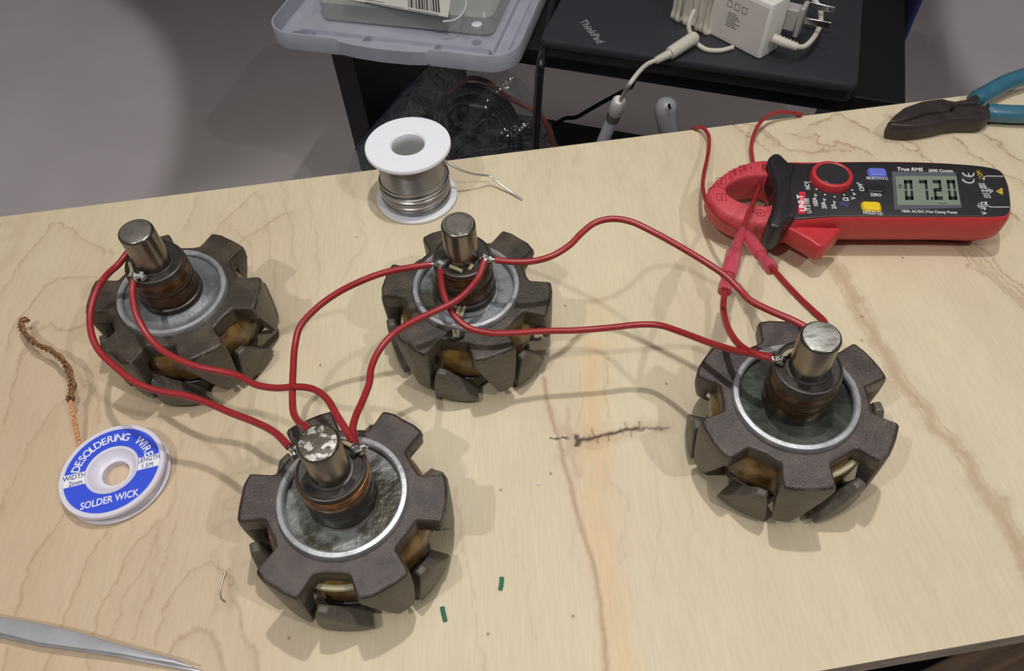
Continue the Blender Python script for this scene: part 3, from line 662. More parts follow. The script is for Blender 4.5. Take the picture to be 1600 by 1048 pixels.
# ------------------------------------------------------------------ clamp meter
MH = 0.029
m0 = at(1103, 305, TZ + MH); m1 = at(1582, 322, TZ + MH); MA = math.atan2(m1[1] - m0[1], m1[0] - m0[0])
meter = thing('clamp_meter', 'red and black digital clamp meter showing 07.20 on its display', 'meter', (m0[0], m0[1], TZ), MA)
Mmi = Matrix.Rotation(-MA, 3, 'Z')
def ml(px, py, z):
    p = at(px, py, TZ + z); v = Mmi @ Vector((p[0] - m0[0], p[1] - m0[1], 0)); return (v.x, v.y)
def trace(o, s, pts, z): return [ml(o[0] + s * p[0], o[1] + s * p[1], z) for p in pts]
def smooth2(pts, sub=4): return [tuple(p[:2]) for p in catmull([(p[0], p[1], 0) for p in pts], sub, True)]
o1 = (1090, 220); s1 = 0.18131; o2 = (1340, 220)
# red body
body = [ml(*p, MH) for p in ((1222, 254), (1262, 251), (1340, 250), (1430, 250.5), (1500, 254), (1545, 259), (1565, 265), (1576, 281), (1582, 310), (1581, 334), (1573, 341), (1500, 341), (1400, 341), (1300, 341), (1222, 341))]
body = smooth2(body, 3)
bm = prism(bmesh.new(), [(inset(body, 0.0125), 0.0004), (inset(body, 0.0110), 0.0012), (inset(body, 0.0055), 0.0072), (inset(body, 0.0022), 0.0112), (inset(body, 0.0004), 0.0150), (body, 0.018), (body, MH - 0.003), (inset(body, 0.0008), MH - 0.0008), (inset(body, 0.0016), MH)])
obj('case', bm, M['red_case'], meter)
face = [ml(*p, MH) for p in ((1220, 258), (1262, 256.5), (1340, 254), (1430, 254.5), (1500, 257.5), (1545, 262.5), (1562, 268), (1572, 284), (1577.5, 312), (1577, 330), (1569, 337.5), (1500, 338.5), (1400, 338.5), (1300, 338.5), (1220, 339))]
face = smooth2(face, 3)
obj('front_panel', prism(bmesh.new(), [(face, MH - 0.002), (inset(face, 0.0001), MH + 0.0004), (inset(face, 0.0006), MH + 0.0008)]), M['face_plastic'], meter)
FT = MH + 0.00085
# barrier collar
col = trace(o1, s1, ((606, 160), (650, 102), (712, 104), (762, 150), (805, 186), (835, 204), (846, 208), (815, 300), (812, 420), (828, 560), (846, 648), (812, 655), (780, 690), (722, 738), (640, 735), (604, 690), (640, 600), (662, 520), (672, 420), (664, 340), (640, 270), (622, 200)), 0.032)
col = smooth2(col, 2)
obj('finger_guard', prism(bmesh.new(), [(inset(col, 0.0060), 0.0060), (inset(col, 0.0005), 0.0150), (col, 0.0175), (col, 0.0300), (inset(col, 0.0008), 0.0314), (inset(col, 0.0018), 0.0319)]), M['black_plastic'], meter)
# jaw
JT = 0.0255
outer = trace(o1, s1, ((690, 160), (610, 156), (520, 160), (400, 190), (280, 240), (180, 310), (112, 375), (84, 430), (100, 490), (150, 560), (230, 622), (330, 668), (440, 698), (560, 712), (690, 716)), JT)
hole = trace(o1, s1, ((248, 415), (262, 385), (300, 352), (350, 328), (420, 305), (520, 290), (600, 296), (640, 322), (664, 370), (668, 420), (660, 470), (640, 540), (600, 556), (520, 552), (440, 540), (360, 516), (290, 478), (256, 446)), JT)
hc = np.mean(hole, 0)
def resample(pts, n=72, sm=3, closed=True):
    P = np.array(smooth2(pts, sm)); ang = np.arctan2(P[:, 1] - hc[1], P[:, 0] - hc[0]); o = np.argsort(ang); ang, P = ang[o], P[o]
    tt = -PI + 2 * PI * (np.arange(n) + 0.5) / n
    r = np.hypot(P[:, 0] - hc[0], P[:, 1] - hc[1]); a3 = np.concatenate([ang - 2 * PI, ang, ang + 2 * PI]); r3 = np.tile(r, 3)
    rr = np.interp(tt, a3, r3)
    return [(hc[0] + q * math.cos(a), hc[1] + q * math.sin(a)) for q, a in zip(rr, tt)]
Oo = resample(outer); Hh = resample(hole)
bm = bmesh.new(); rings = []
for pts, z in ((inset(Oo, 0.0055), 0.0065), (inset(Oo, 0.0020), 0.0100), (Oo, 0.0140), (Oo, JT - 0.003), (inset(Oo, 0.0008), JT - 0.0008), (inset(Oo, 0.0020), JT), (inset(Hh, -0.0010), JT), (inset(Hh, -0.0003), JT - 0.0006), (Hh, JT - 0.002), (Hh, 0.0095), (inset(Hh, -0.001), 0.0065)):
    rings.append([bm.verts.new((p[0], p[1], z)) for p in pts])
for a, b in zip(rings, rings[1:] + rings[:1]):
    for i in range(72): bm.faces.new((a[i], a[(i + 1) % 72], b[(i + 1) % 72], b[i]))
jaw = obj('clamp_jaw', bm, M['red_jaw'], meter)
bm = bmesh.new()
seam = [(90, 420), (120, 408), (150, 394), (185, 392), (210, 404), (240, 412)]
P = [(*ml(o1[0] + s1 * x, o1[1] + s1 * y, JT), JT + 0.0001) for x, y in seam]
tube(bm, P, 0.00025, 6)
P = [(*ml(o1[0] + s1 * x, o1[1] + s1 * y, JT), JT + 0.0001) for x, y in ((622, 512), (645, 470), (662, 436))]
tube(bm, P, 0.0002, 6)
obj('jaw_seam', bm, M['jaw_mark'], jaw)
bm = bmesh.new(); rj = math.radians(86)
def jx(x, y): return ml(o1[0] + s1 * x, o1[1] + s1 * y, JT)
for s, x, y, sz in (('CAT II', 288, 300, 0.0030), ('600V', 322, 270, 0.0030), ('CAT III', 372, 255, 0.0030), ('300V', 408, 235, 0.0030), ('100A', 568, 232, 0.0030)):
    p = jx(x, y); text(bm, s, sz, TR(p[0], p[1], JT + 0.00005, rj), bold=0.01)
for x, y in ((205, 347), (205, 485)):
    p = jx(x, y); h = 0.0026
    sq = [(p[0] - h, p[1] - h), (p[0] + h, p[1] - h), (p[0] + h, p[1] + h), (p[0] - h, p[1] + h)]
    for i in range(4): tube(bm, [(*sq[i], JT + 0.0001), (*sq[(i + 1) % 4], JT + 0.0001)], 0.00018, 6)
    tube(bm, [(p[0] + 0.0008, p[1] + 0.0018, JT + 0.0001), (p[0] - 0.0006, p[1] + 0.0002, JT + 0.0001), (p[0] + 0.0006, p[1] - 0.0002, JT + 0.0001), (p[0] - 0.0008, p[1] - 0.0018, JT + 0.0001)], 0.00022, 6)
p = jx(540, 622); rc = 0.0026
tube(bm, [(p[0] + rc * math.cos(a), p[1] + rc * math.sin(a), JT + 0.0001) for a in np.linspace(0, 2 * PI, 20)[:-1]], 0.0002, 6, closed=True)
tube(bm, [(p[0] - 0.0016, p[1], JT + 0.0001), (p[0] + 0.0016, p[1], JT + 0.0001)], 0.0002, 6); tube(bm, [(p[0], p[1] - 0.0016, JT + 0.0001), (p[0], p[1] + 0.0016, JT + 0.0001)], 0.0002, 6)
for x, y in ((455, 232), (465, 608)):
    p = jx(x, y); prism(bm, [([(p[0] - 0.001, p[1]), (p[0] + 0.0008, p[1] - 0.001), (p[0] + 0.0008, p[1] + 0.001)], JT - 0.0001), ([(p[0] - 0.001, p[1]), (p[0] + 0.0008, p[1] - 0.001), (p[0] + 0.0008, p[1] + 0.001)], JT + 0.0001)])
obj('moulded_marks', bm, M['jaw_mark'], jaw, smooth=False)
# pale hinge chip and foot of the jaw
pf = [ml(*p, 0.012) for p in ((1192, 352), (1226, 354), (1216, 372), (1194, 370))]
obj('jaw_foot', prism(bmesh.new(), [(inset(pf, 0.002), 0.0065), (pf, 0.011), (pf, 0.022)]), M['red_case'], meter, bevel=0.001)
# trigger
TZt = 0.024
trg = [ml(*p, TZt) for p in ((1224, 352), (1312, 354), (1316, 358), (1291, 384), (1280, 386), (1262, 374))]
obj('trigger', prism(bmesh.new(), [(inset(trg, 0.001), 0.0125), (trg, 0.0140), (trg, TZt - 0.002), (inset(trg, 0.0012), TZt)]), M['red_case'], meter, bevel=0.0012)
# dial
dc = ml(1301, 271, 0.034); dr = 0.0113
dial = obj('rotary_dial', lathe(bmesh.new(), [(0.0, FT), (dr + 0.0004, FT), (dr + 0.0002, 0.0325), (dr - 0.0004, 0.0338), (dr - 0.0018, 0.0342), (dr - 0.0024, 0.0339), (dr - 0.0025, 0.0334), (0, 0.0334)], 64), M['red_case'], meter, loc=(dc[0], dc[1], 0))
obj('dial_cap', lat([(0, 0.0333), (0.0087, 0.0333), (0.0087, 0.0338), (0.0083, 0.0342), (0, 0.0343)], 48), M['face_plastic'], dial)
# buttons
for nm, px, py, mm, hgt in (('blue_button', 1371.5, 267, 'button_blue', 0.0016), ('zero_button', 1368.5, 293, 'black_plastic', 0.0012), ('yellow_button', 1362.5, 320, 'button_yellow', 0.0016)):
    c = ml(px, py, FT + hgt); pts = rrect(-0.0048, -0.0030, 0.0048, 0.0030, 0.0016)
    b_ = obj('button', prism(bmesh.new(), [(inset(pts, -0.0005), FT - 0.0004), (pts, FT + hgt - 0.0005), (inset(pts, 0.0006), FT + hgt)]), M[mm], meter, loc=(c[0], c[1], 0))
    b_['label'] = nm.replace('_', ' ').replace('zero', 'black zero')
# display
def mq(px, py): return ml(px, py, FT)
fr = [mq(1393, 268), mq(1493, 269), mq(1503, 325), mq(1397, 328)]
frame = obj('display_window', prism(bmesh.new(), [(fr, FT - 0.0005), (inset(fr, 0.0001), FT + 0.0003)]), M['lcd_frame'], meter, smooth=False, bevel=0.0002)
lc = [mq(1399, 276), mq(1494, 276), mq(1500, 321), mq(1402, 321)]
obj('lcd_screen', prism(bmesh.new(), [(lc, FT), (lc, FT + 0.0004)]), M['lcd'], frame, smooth=False)
bm = bmesh.new()
O_ = np.array(lc[3]); ex = (np.array(lc[2]) - O_); ey = (np.array(lc[0]) - O_); ez_ = FT + 0.0004
def dq(u, v): p = O_ + ex * u + ey * v; return (p[0], p[1])
SEG = {'0': 'abcdef', '7': 'abc', '2': 'abged'}
def digit(ch, u, wd=0.135, v0=0.17, v1=0.86):
    th = 0.043; tv = 0.12; sl = 0.02; vm = (v0 + v1) / 2
    rects = {'a': (u, v1 - tv, u + wd, v1), 'd': (u, v0, u + wd, v0 + tv), 'g': (u, vm - tv / 2, u + wd, vm + tv / 2), 'f': (u, vm + 0.02, u + th, v1), 'b': (u + wd - th, vm + 0.02, u + wd, v1), 'e': (u, v0, u + th, vm - 0.02), 'c': (u + wd - th, v0, u + wd, vm - 0.02)}
    for s in SEG[ch]:
        a, b, c, d = rects[s]
        q = [dq(a, b), dq(c, b), dq(c, d), dq(a, d)]
        prism(bm, [(q, ez_ - 0.0001), (q, ez_ + 0.00005)])
for ch, u in (('0', 0.13), ('7', 0.375), ('2', 0.60), ('0', 0.83)): digit(ch, u)
q = [dq(0.545, 0.17), dq(0.58, 0.17), dq(0.58, 0.27), dq(0.545, 0.27)]; prism(bm, [(q, ez_ - 0.0001), (q, ez_ + 0.00005)])
la = math.atan2(ex[1], ex[0])
p = dq(0.075, 0.63); text(bm, 'TR', 0.0030, TR(p[0], p[1], ez_, la + PI / 2), bold=0.01)
p = dq(0.72, 0.06); text(bm, 'mm', 0.0022, TR(p[0], p[1], ez_, la), sx=1.4)
obj('display_digits', bm, M['lcd_segment'], frame, smooth=False)
# printing
bmw = bmesh.new(); bmb = bmesh.new(); bmy = bmesh.new(); bmr = bmesh.new()
def tx(bm, s, px, py, size, rot=0, **k):
    p = mq(px, py); text(bm, s, size, TR(p[0], p[1], FT, rot), **k)
tr0 = math.atan2(mq(1500, 268)[1] - mq(1400, 266)[1], mq(1500, 268)[0] - mq(1400, 266)[0])
tx(bmw, 'True RMS', 1422.5, 264.7, 0.0040, tr0, bold=0.018, shear=0.3, w=0.0142)
tx(bmw, '2000 Counts', 1469.5, 266.8, 0.0031, tr0, bold=0.016, shear=0.3, w=0.0136)
tx(bmw, 'SELECT/V.F.C', 1370.5, 278.6, 0.0030, 0, bold=0.006, w=0.0118)
tx(bmw, 'ZERO', 1368.5, 304.5, 0.0033, 0, bold=0.006, w=0.0060)
tx(bmw, 'HOLD/', 1358.8, 332.5, 0.0034, 0, bold=0.006, w=0.0066)
p = mq(1374.5, 333); rb_ = 0.0009
tube(bmw, [(p[0] + rb_ * math.cos(a), p[1] + rb_ * math.sin(a), FT) for a in np.linspace(0, 2 * PI, 14)[:-1]], 0.00018, 5, closed=True)
for a in np.linspace(0, 2 * PI, 9)[:-1]:
    tube(bmw, [(p[0] + 0.0013 * math.cos(a), p[1] + 0.0013 * math.sin(a), FT), (p[0] + 0.0019 * math.cos(a), p[1] + 0.0019 * math.sin(a), FT)], 0.00014, 5)
tx(bmw, '100A AC/DC Mini Clamp Meter', 1452.5, 331, 0.0029, tr0, bold=0.004, w=0.0290)
V = PI / 2
tx(bmw, 'UT210E', 1262.3, 321, 0.0036, V, bold=0.006, w=0.0118)
tx(bmw, 'NCV', 1261.5, 289.5, 0.0036, V, bold=0.006, w=0.0066)
tx(bmw, '100A', 1274, 315, 0.0036, V, bold=0.006, w=0.0068); tx(bmw, '20A', 1287.5, 320.5, 0.0036, V, bold=0.006, w=0.0055); tx(bmw, '2A', 1303, 322.5, 0.0036, V, bold=0.006, w=0.0038)
tx(bmw, 'V', 1333.5, 309.5, 0.0036, V, bold=0.006); tx(bmw, 'OFF', 1346, 292.5, 0.0036, V, bold=0.006, w=0.0062); tx(bmw, '\u03a9', 1322, 311, 0.0040, V, bold=0.01)
for px, py in ((1273, 305), (1287, 312), (1302.5, 316), (1333.5, 303)):
    tx(bmw, '~', px, py, 0.0042, V, bold=0.012); tx(bmw, '-', px + 2.2, py, 0.0036, V, bold=0.012)
for px, py in ((1266, 284), (1275.5, 295.5), (1289, 304), (1304, 307.5), (1319, 304.5), (1331.5, 297), (1340, 286)):
    p = mq(px, py); prism(bmw, [([(p[0] + 0.0005 * math.cos(a), p[1] + 0.0005 * math.sin(a)) for a in np.linspace(0, 2 * PI, 11)[:-1]], FT - 0.0001), ([(p[0] + 0.0005 * math.cos(a), p[1] + 0.0005 * math.sin(a)) for a in np.linspace(0, 2 * PI, 11)[:-1]], FT + 0.00006)])
tx(bmb, '\u00b7))', 1316, 318, 0.0036, V, bold=0.02); tx(bmb, '\u2192|', 1322, 320, 0.0036, V, bold=0.02)
p0 = mq(1247, 334); p1 = mq(1258, 334); p2 = mq(1258.5, 299.5); p3 = mq(1249, 299.5)
prism(bmr, [([p0, p1, p2, p3], FT - 0.0002), ([p0, p1, p2, p3], FT + 0.00003)])
tx(bmw, 'UNI-T', 1252.6, 317, 0.0046, V, bold=0.03, w=0.0130, depth=0.0001)
for px, py, e in ((1512, 269, 1), (1512, 279, 0)):     # CE mark, reading upward
    p = mq(px, py)
    R_ = 0.0030
    tube(bmw, [(p[0] + R_ * math.cos(a), p[1] - 0.0006 + R_ * math.sin(a), FT) for a in np.linspace(PI, 2 * PI, 12)], 0.00035, 5)
    if e: tube(bmw, [(p[0], p[1] - 0.0036, FT), (p[0], p[1] - 0.0010, FT)], 0.0003, 5)
tx(bmy, 'COM', 1532, 273, 0.0038, V, bold=0.004, w=0.0068)
tx(bmw, 'CAT III 300V', 1536.0, 297.5, 0.0023, V, bold=0.004, w=0.0122); tx(bmw, 'CAT II 600V', 1541.5, 297.5, 0.0023, V, bold=0.004, w=0.0122)
tx(bmw, 'V', 1538.5, 333, 0.0038, V, bold=0.01); tx(bmw, '\u03a9', 1537.5, 318, 0.0038, V, bold=0.01); tx(bmw, '\u2192|', 1538, 325.5, 0.0030, V, bold=0.02, w=0.0030); tx(bmw, '-||-', 1530.5, 322, 0.0030, V, bold=0.004, w=0.0050)
for pl in (((1567, 275.5), (1541, 275), (1537.5, 277), (1537.5, 282)), ((1577, 323.5), (1547, 323.5), (1541.5, 320), (1541, 315))):
    tube(bmw, [(*mq(*p), FT) for p in pl], 0.00025, 5)
for k, wd_ in enumerate((0.0022, 0.0014, 0.0007)):
    p = mq(1546 + 2.4 * k, 298); tube(bmw, [(p[0], p[1] - wd_, FT), (p[0], p[1] + wd_, FT)], 0.0002, 5)
p = mq(1546, 298); tube(bmw, [(p[0] - 0.0018, p[1], FT), (p[0], p[1], FT)], 0.0002, 5)
tri = [mq(1556, 299), mq(1566, 293), mq(1567, 304.5)]
prism(bmy, [(tri, FT - 0.0001), (tri, FT + 0.00005)])
obj('white_lettering', bmw, M['white_print'], meter, smooth=False); obj('blue_lettering', bmb, M['blue_print'], meter, smooth=False)
obj('yellow_lettering', bmy, M['yellow_print'], meter, smooth=False); obj('red_badge', bmr, M['red_print'], meter, smooth=False)
bm = bmesh.new(); tx(bm, '!', 1562.5, 298.7, 0.0030, V, bold=0.02, depth=0.00009); obj('warning_mark', bm, M['black_print'], meter, smooth=False)

# ------------------------------------------------------------------ solder spool
sc = tb(637, 226, 41)
sp = thing('solder_spool', 'white plastic spool of shiny solder wire at the back edge', 'spool', (sc[0], sc[1] + 0.0005, TZ))
hgt = 0.0415
prof = [(0.0098, 0.0), (0.0248, 0.0), (0.0252, 0.0006), (0.0252, 0.0020), (0.0246, 0.0026), (0.0140, 0.0030), (0.0132, 0.0040), (0.0132, hgt - 0.0036), (0.0140, hgt - 0.0030), (0.0246, hgt - 0.0026), (0.0252, hgt - 0.0020), (0.0252, hgt - 0.0006), (0.0248, hgt), (0.0108, hgt), (0.0098, hgt - 0.0010)]
bm = lathe(bmesh.new(), prof + [prof[0]], 80, cap=False); obj('spool_body', bm, M['white_plastic'], sp)
bm = bmesh.new(); turns = []
def wind(r0, z0, z1, n, wob=0):
    for i in range(int(n * 40) + 1):
        a = 2 * PI * i / 40; z = z0 + (z1 - z0) * i / (n * 40)
        turns.append(((r0 + wob * math.sin(a * 0.37)) * math.cos(a), (r0 + wob * math.sin(a * 0.37)) * math.sin(a), z + wob * 0.8 * math.sin(a + z * 900)))
wind(0.0192, 0.0034, hgt - 0.0034, 30); tube(bm, turns, 0.00062, 7); turns = []
wind(0.0203, 0.0034, 0.0205, 8, 0.0010); tube(bm, turns, 0.00068, 7)
turns = []; wind(0.0208, 0.0038, 0.0145, 6, 0.0004); tube(bm, turns, 0.0007, 7)
lathe(bm, [(0.0135, 0.0031), (0.0190, 0.0031), (0.0190, hgt - 0.0031), (0.0135, hgt - 0.0031)], 60)
wnd = obj('solder_winding', bm, M['solder_wire'], sp)
tail = [tb(694, 250, 24), tb(702, 256, 22), tb(718, 265, 18), tb(735, 271, 14), tb(750, 273.5, 11), tb(765, 275.5, 8), tb(785, 290, 4), tb(800, 301, 1.8), tb(816, 312, 0.8)]
bm = bmesh.new(); tube(bm, [tuple(np.array(p) - np.array(sp.location)) for p in catmull(tail, 6)], 0.00068, 8); obj('loose_end', bm, M['solder_wire'], sp)

# ------------------------------------------------------------------ desoldering braid reel
wz = 0.0085
wc = at(174.5, 733, TZ + wz); pa = at(135, 785, TZ + wz); pb = at(203, 768, TZ + wz)
WA = math.atan2(pb[1] - pa[1], pb[0] - pa[0])
wick = thing('desoldering_reel', 'flat round reel of desoldering braid with blue and white label', 'reel', (wc[0], wc[1], TZ), WA)
ro = 0.0241
prof = [(0.0066, 0.0), (0.0236, 0.0), (ro, 0.0006), (ro, 0.0016), (0.0228, 0.0022), (0.0220, 0.0030), (0.0220, 0.0056), (0.0228, 0.0062), (ro, 0.0066), (ro, 0.0078), (0.0236, wz), (0.0219, wz), (0.0217, wz - 0.0002), (0.0122, wz - 0.0002), (0.0119, wz + 0.0002), (0.0110, wz), (0.0086, wz - 0.0035), (0.0070, wz - 0.0042), (0.0063, wz - 0.0042)]
bm = lathe(bmesh.new(), prof + [prof[0]], 80, cap=False); obj('reel_body', bm, M['wick_plastic'], wick)
r1_, r2_ = 0.0123, 0.0216; zt_ = wz - 0.00015
def annulus(bm, lo, hi, z0, z1):     # part of the ring with lo<=y<=hi
    n = 180; pts_o, pts_i = [], []
    tt = [2 * PI * i / n for i in range(n)]
    for i in range(n):
        a, b = tt[i], tt[(i + 1) % n]
        am = a + PI / n
        K = 8
        for k in range(K):
            ra = r1_ + (r2_ - r1_) * k / K; rb2 = r1_ + (r2_ - r1_) * (k + 1) / K
            ym = (ra + rb2) / 2 * math.sin(am)
            if lo <= ym <= hi:
                bm.faces.new([bm.verts.new((r * math.cos(q), r * math.sin(q), z1)) for r, q in ((ra, a), (rb2, a), (rb2, a + 2 * PI / n), (ra, a + 2 * PI / n))])
bm = bmesh.new(); annulus(bm, -1, 1, 0, zt_); bmesh.ops.remove_doubles(bm, verts=bm.verts, dist=1e-6); lab = obj('label_sheet', bm, M['label_white'], wick, smooth=False)
ringm = bmesh.new()
def clip_seg(lo, hi, name):
    bm = bmesh.new(); N = 400
    # columns in x; exact clipped outline via radial-strip polygons with y clamped
    for side in ([1] if lo > 0 else [-1]):
        yl = lo if side > 0 else -hi      # distance of the chord from the centre
        for i in range(N):
            a = PI * i / N; b = PI * (i + 1) / N
            quad_ = []
            ia = max(r1_, yl / max(math.sin(a), 1e-6)); ib = max(r1_, yl / max(math.sin(b), 1e-6))
            if ia >= r2_ or ib >= r2_: continue
            pts = [(ia, a), (r2_, a), (r2_, b), (ib, b)]
            bm.faces.new([bm.verts.new((r * math.cos(q), side * r * math.sin(q), zt_ + 0.00005)) for r, q in pts])
    bmesh.ops.remove_doubles(bm, verts=bm.verts, dist=1e-7)
    return obj(name, bm, M['label_blue'], lab, smooth=False)
clip_seg(0.0026, 1, 'blue_band'); clip_seg(-1, -0.0040, 'blue_band')
bm = bmesh.new(); ls = zt_ + 0.0001
def arc_text(s, a0, a1, r, size, rot=0):
    W = {'I': 0.32, 'W': 1.12, 'L': 0.62, 'E': 0.68, 'S': 0.74}; ww = [W.get(c, 0.84) for c in s]; tot = sum(ww) - (ww[0] + ww[-1]) / 2; x = 0
    for i, c_ in enumerate(s):
        if i: x += (ww[i - 1] + ww[i]) / 2
        a = math.radians(a0 + (a1 - a0) * x / tot)
        text(bm, c_, size, TR(r * math.cos(a), r * math.sin(a), ls, a - PI / 2), bold=0.012, sx=0.92)
arc_text('DESOLDERING', 164, 70, 0.0168, 0.0056)
arc_text('WIRE', 42, 12, 0.0168, 0.0056)
text(bm, 'SOLDER WICK', 0.0050, TR(0, -0.0157, ls), bold=0.012, sx=0.78)
obj('white_lettering', bm, M['label_white'], lab, smooth=False)
bm = bmesh.new()
text(bm, 'WIDTH', 0.0036, TR(-0.0168, 0.0007, ls), sx=0.85, bold=0.002); text(bm, '2mm', 0.0036, TR(-0.0160, -0.0026, ls), sx=0.85, bold=0.002)
text(bm, 'LENGTH', 0.0036, TR(0.0168, 0.0008, ls), sx=0.75, bold=0.002); text(bm, '1.5', 0.0034, TR(0.0150, -0.0026, ls), sx=0.85); text(bm, 'M', 0.0034, TR(0.0179, -0.0026, ls), sx=0.72)
obj('dark_lettering', bm, M['label_ink'], lab, smooth=False)
Wi = Matrix.Rotation(-WA, 3, 'Z')
def wl(p): return tuple(Wi @ Vector((p[0] - wc[0], p[1] - wc[1], p[2] - TZ)))
br = catmull([tb(126, 700, 4), tb(122, 686, 4.5), tb(117, 662, 6.5), tb(113, 640, 8.5), tb(110, 626, 10)], 8)
bm = bmesh.new()
for ph in (0, 2.1, 4.2):
    tube(bm, [wl(p + np.array([0.0006 * math.cos(i * 0.9 + ph), 0, 0.0003 * math.sin(i * 0.9 + ph)])) for i, p in enumerate(br)], 0.00062, 7)
brd = obj('copper_braid', bm, M['braid'], wick)
us = catmull([tb(110, 626, 10), tb(110, 617, 11), tb(113, 604, 12), tb(111, 590, 12.5), tb(104, 572, 13), tb(95, 560, 12.5), tb(86, 553, 12), tb(74, 545, 11), tb(57, 538, 10), tb(43, 526, 9), tb(34, 513, 8), tb(33, 503, 7.5), tb(38, 499, 7), tb(43, 501, 6.5)], 7)
bm = bmesh.new()
rad = [0.0009 + 0.0007 * (0.5 + 0.5 * math.sin(i * 0.55)) * (1.35 if i < 24 else 1.0) for i in range(len(us))]
for ph in (0, 1.6, 3.1, 4.7):
    tube(bm, [wl(p + np.array([rad[i] * 0.8 * math.cos(i * 0.5 + ph), rad[i] * 0.4 * math.sin(i * 0.5 + ph + 1), rad[i] * 0.8 * math.sin(i * 0.5 + ph)])) for i, p in enumerate(us)], 0.00065, 7)
obj('used_braid', bm, M['braid_used'], wick)

# ------------------------------------------------------------------ tweezers
tw = thing('tweezers', 'satin steel tweezers lying across the lower left corner', 'tweezers', (0, 0, 0))
def arm(pts, z0, z1, th):
    bm = bmesh.new(); rows = []
    for (x, ya, yb), z in zip(pts, np.linspace(z0, z1, len(pts))):
        a = tb(x, ya, z); b = tb(x, yb, z)
        rows.append([bm.verts.new(q) for q in (a, (a + b) / 2 + np.array([0, 0, 0.0002]), b)] + [bm.verts.new(q - np.array([0, 0, th])) for q in (b, (a + b) / 2, a)])
    for a, b in zip(rows, rows[1:]):
        for i in range(6): bm.faces.new((a[i], a[(i + 1) % 6], b[(i + 1) % 6], b[i]))
    bm.faces.new(rows[0]); bm.faces.new(rows[-1][::-1]); return bm
obj('upper_arm', arm([(-90, 946, 974), (-20, 960, 985), (0, 963.5, 988.5), (60, 973.5, 1003.5), (120, 987, 1012), (180, 1005, 1020), (230, 1018, 1029), (270, 1029, 1035), (281, 1033, 1038), (300, 1040, 1043)], 9.0, 5.5, 0.0009), M['tweezer'], tw, bevel=0.0002)
obj('lower_arm', arm([(-90, 955, 985), (-20, 968, 993), (0, 972, 996), (60, 985, 1009), (120, 998, 1017), (180, 1012, 1026), (230, 1024, 1036), (270, 1035, 1043), (300, 1042, 1048), (316, 1047, 1050)], 2.2, 1.2, 0.0010), M['tweezer'], tw, bevel=0.0002)

# ------------------------------------------------------------------ diagonal cutters
dcut = thing('diagonal_cutters', 'diagonal cutting pliers with dark jaws and teal dipped handles', 'pliers', (0, 0, 0))
o4 = (1360, 80); s4 = 0.15267
def pts4(lst, z): return [tuple(at(o4[0] + s4 * x, o4[1] + s4 * y, TZ + z)[:2]) for x, y in lst]
def slab(lst, z0, z1, ins, m, name, par):
    P = pts4(lst, z1)
    return obj(name, prism(bmesh.new(), [([tuple(p) for p in inset(P, ins)], TZ + z0), (P, TZ + z0 + 0.003), (P, TZ + z1 - 0.0022), (inset(P, 0.0014), TZ + z1)]), m, par, bevel=0.0006)
slab([(185, 715), (250, 640), (350, 560), (520, 500), (640, 482), (735, 472), (800, 490), (860, 500), (980, 480), (1085, 425), (1140, 470), (1110, 530), (1000, 535), (850, 545), (830, 600), (700, 620), (560, 635), (400, 690), (260, 725)], 0.0015, 0.0125, 0.001, M['cutter_steel'], 'jaw', dcut)
slab([(185, 722), (270, 720), (420, 690), (560, 640), (700, 622), (835, 602), (860, 548), (1000, 545), (1200, 548), (1245, 600), (1240, 660), (1160, 690), (950, 690), (820, 705), (700, 735), (560, 760), (430, 770), (300, 765), (220, 750)], 0.0005, 0.0120, 0.001, M['cutter_steel'], 'jaw', dcut)
bm = bmesh.new(); P = catmull([at(o4[0] + s4 * x, o4[1] + s4 * y, TZ + z) for x, y, z in ((1040, 500, 0.007), (1120, 470, 0.007), (1250, 400, 0.0075), (1400, 320, 0.0085), (1560, 265, 0.009), (1760, 215, 0.009), (2000, 190, 0.008))], 6)
tube(bm, P, [0.0045] * 4 + [0.0062] * (len(P) - 4), 16, flat=0.85); obj('handle_grip', bm, M['teal_grip'], dcut)
bm = bmesh.new(); P = catmull([at(o4[0] + s4 * x, o4[1] + s4 * y, TZ + z) for x, y, z in ((1180, 625, 0.0066), (1235, 630, 0.0068), (1400, 640, 0.007), (1560, 645, 0.007), (1800, 640, 0.007), (2000, 610, 0.007))], 6)
tube(bm, P, [0.0060] * len(P), 16, flat=0.95); obj('handle_grip', bm, M['teal_grip'], dcut)

# ------------------------------------------------------------------ scraps on the board
def scrap(name, label, cat, pts, r, m, group=None):
    bm = bmesh.new(); tube(bm, catmull([tb(x, y, r * 1000 + 0.05) for x, y in pts], 5), r, 10)
    return tag(obj(name, bm, m), label, cat, group)
scrap('insulation_clipping', 'green insulation clipping just right of the nearest rotor', 'clipping', [(691, 948), (693, 959), (696, 970)], 0.0009, M['green_pvc'], 'green insulation clippings')
scrap('insulation_clipping', 'green insulation clipping higher up, alone on the bare board', 'clipping', [(784, 901.5), (783.5, 911), (781.5, 921)], 0.0009, M['green_pvc'], 'green insulation clippings')
scrap('wire_offcut', 'thin bent bare wire offcut above the tweezers', 'wire', [(353, 892), (347, 910), (344, 925), (346, 935), (352, 940)], 0.00035, M['bare_wire'])
bm = bmesh.new()
for i, (x, y) in enumerate(((861, 684), (868, 685), (875, 684.5), (882, 683), (887, 685))): blob(bm, tb(x, y, 0.35), 0.0007 + 0.0003 * (i % 2), i, 0.5, 2, (1.3, 0.6, 0.6))
tag(obj('solder_splash', bm, M['solder']), 'silvery solder splash beside the cracked knot', 'solder')
bm = bmesh.new(); blob(bm, tb(841, 757, 0.4), 0.0007, 3, 0.4, 2); tag(obj('plastic_crumb', bm, M['white_gloss']), 'tiny white crumb below the cracked knot', 'crumb')

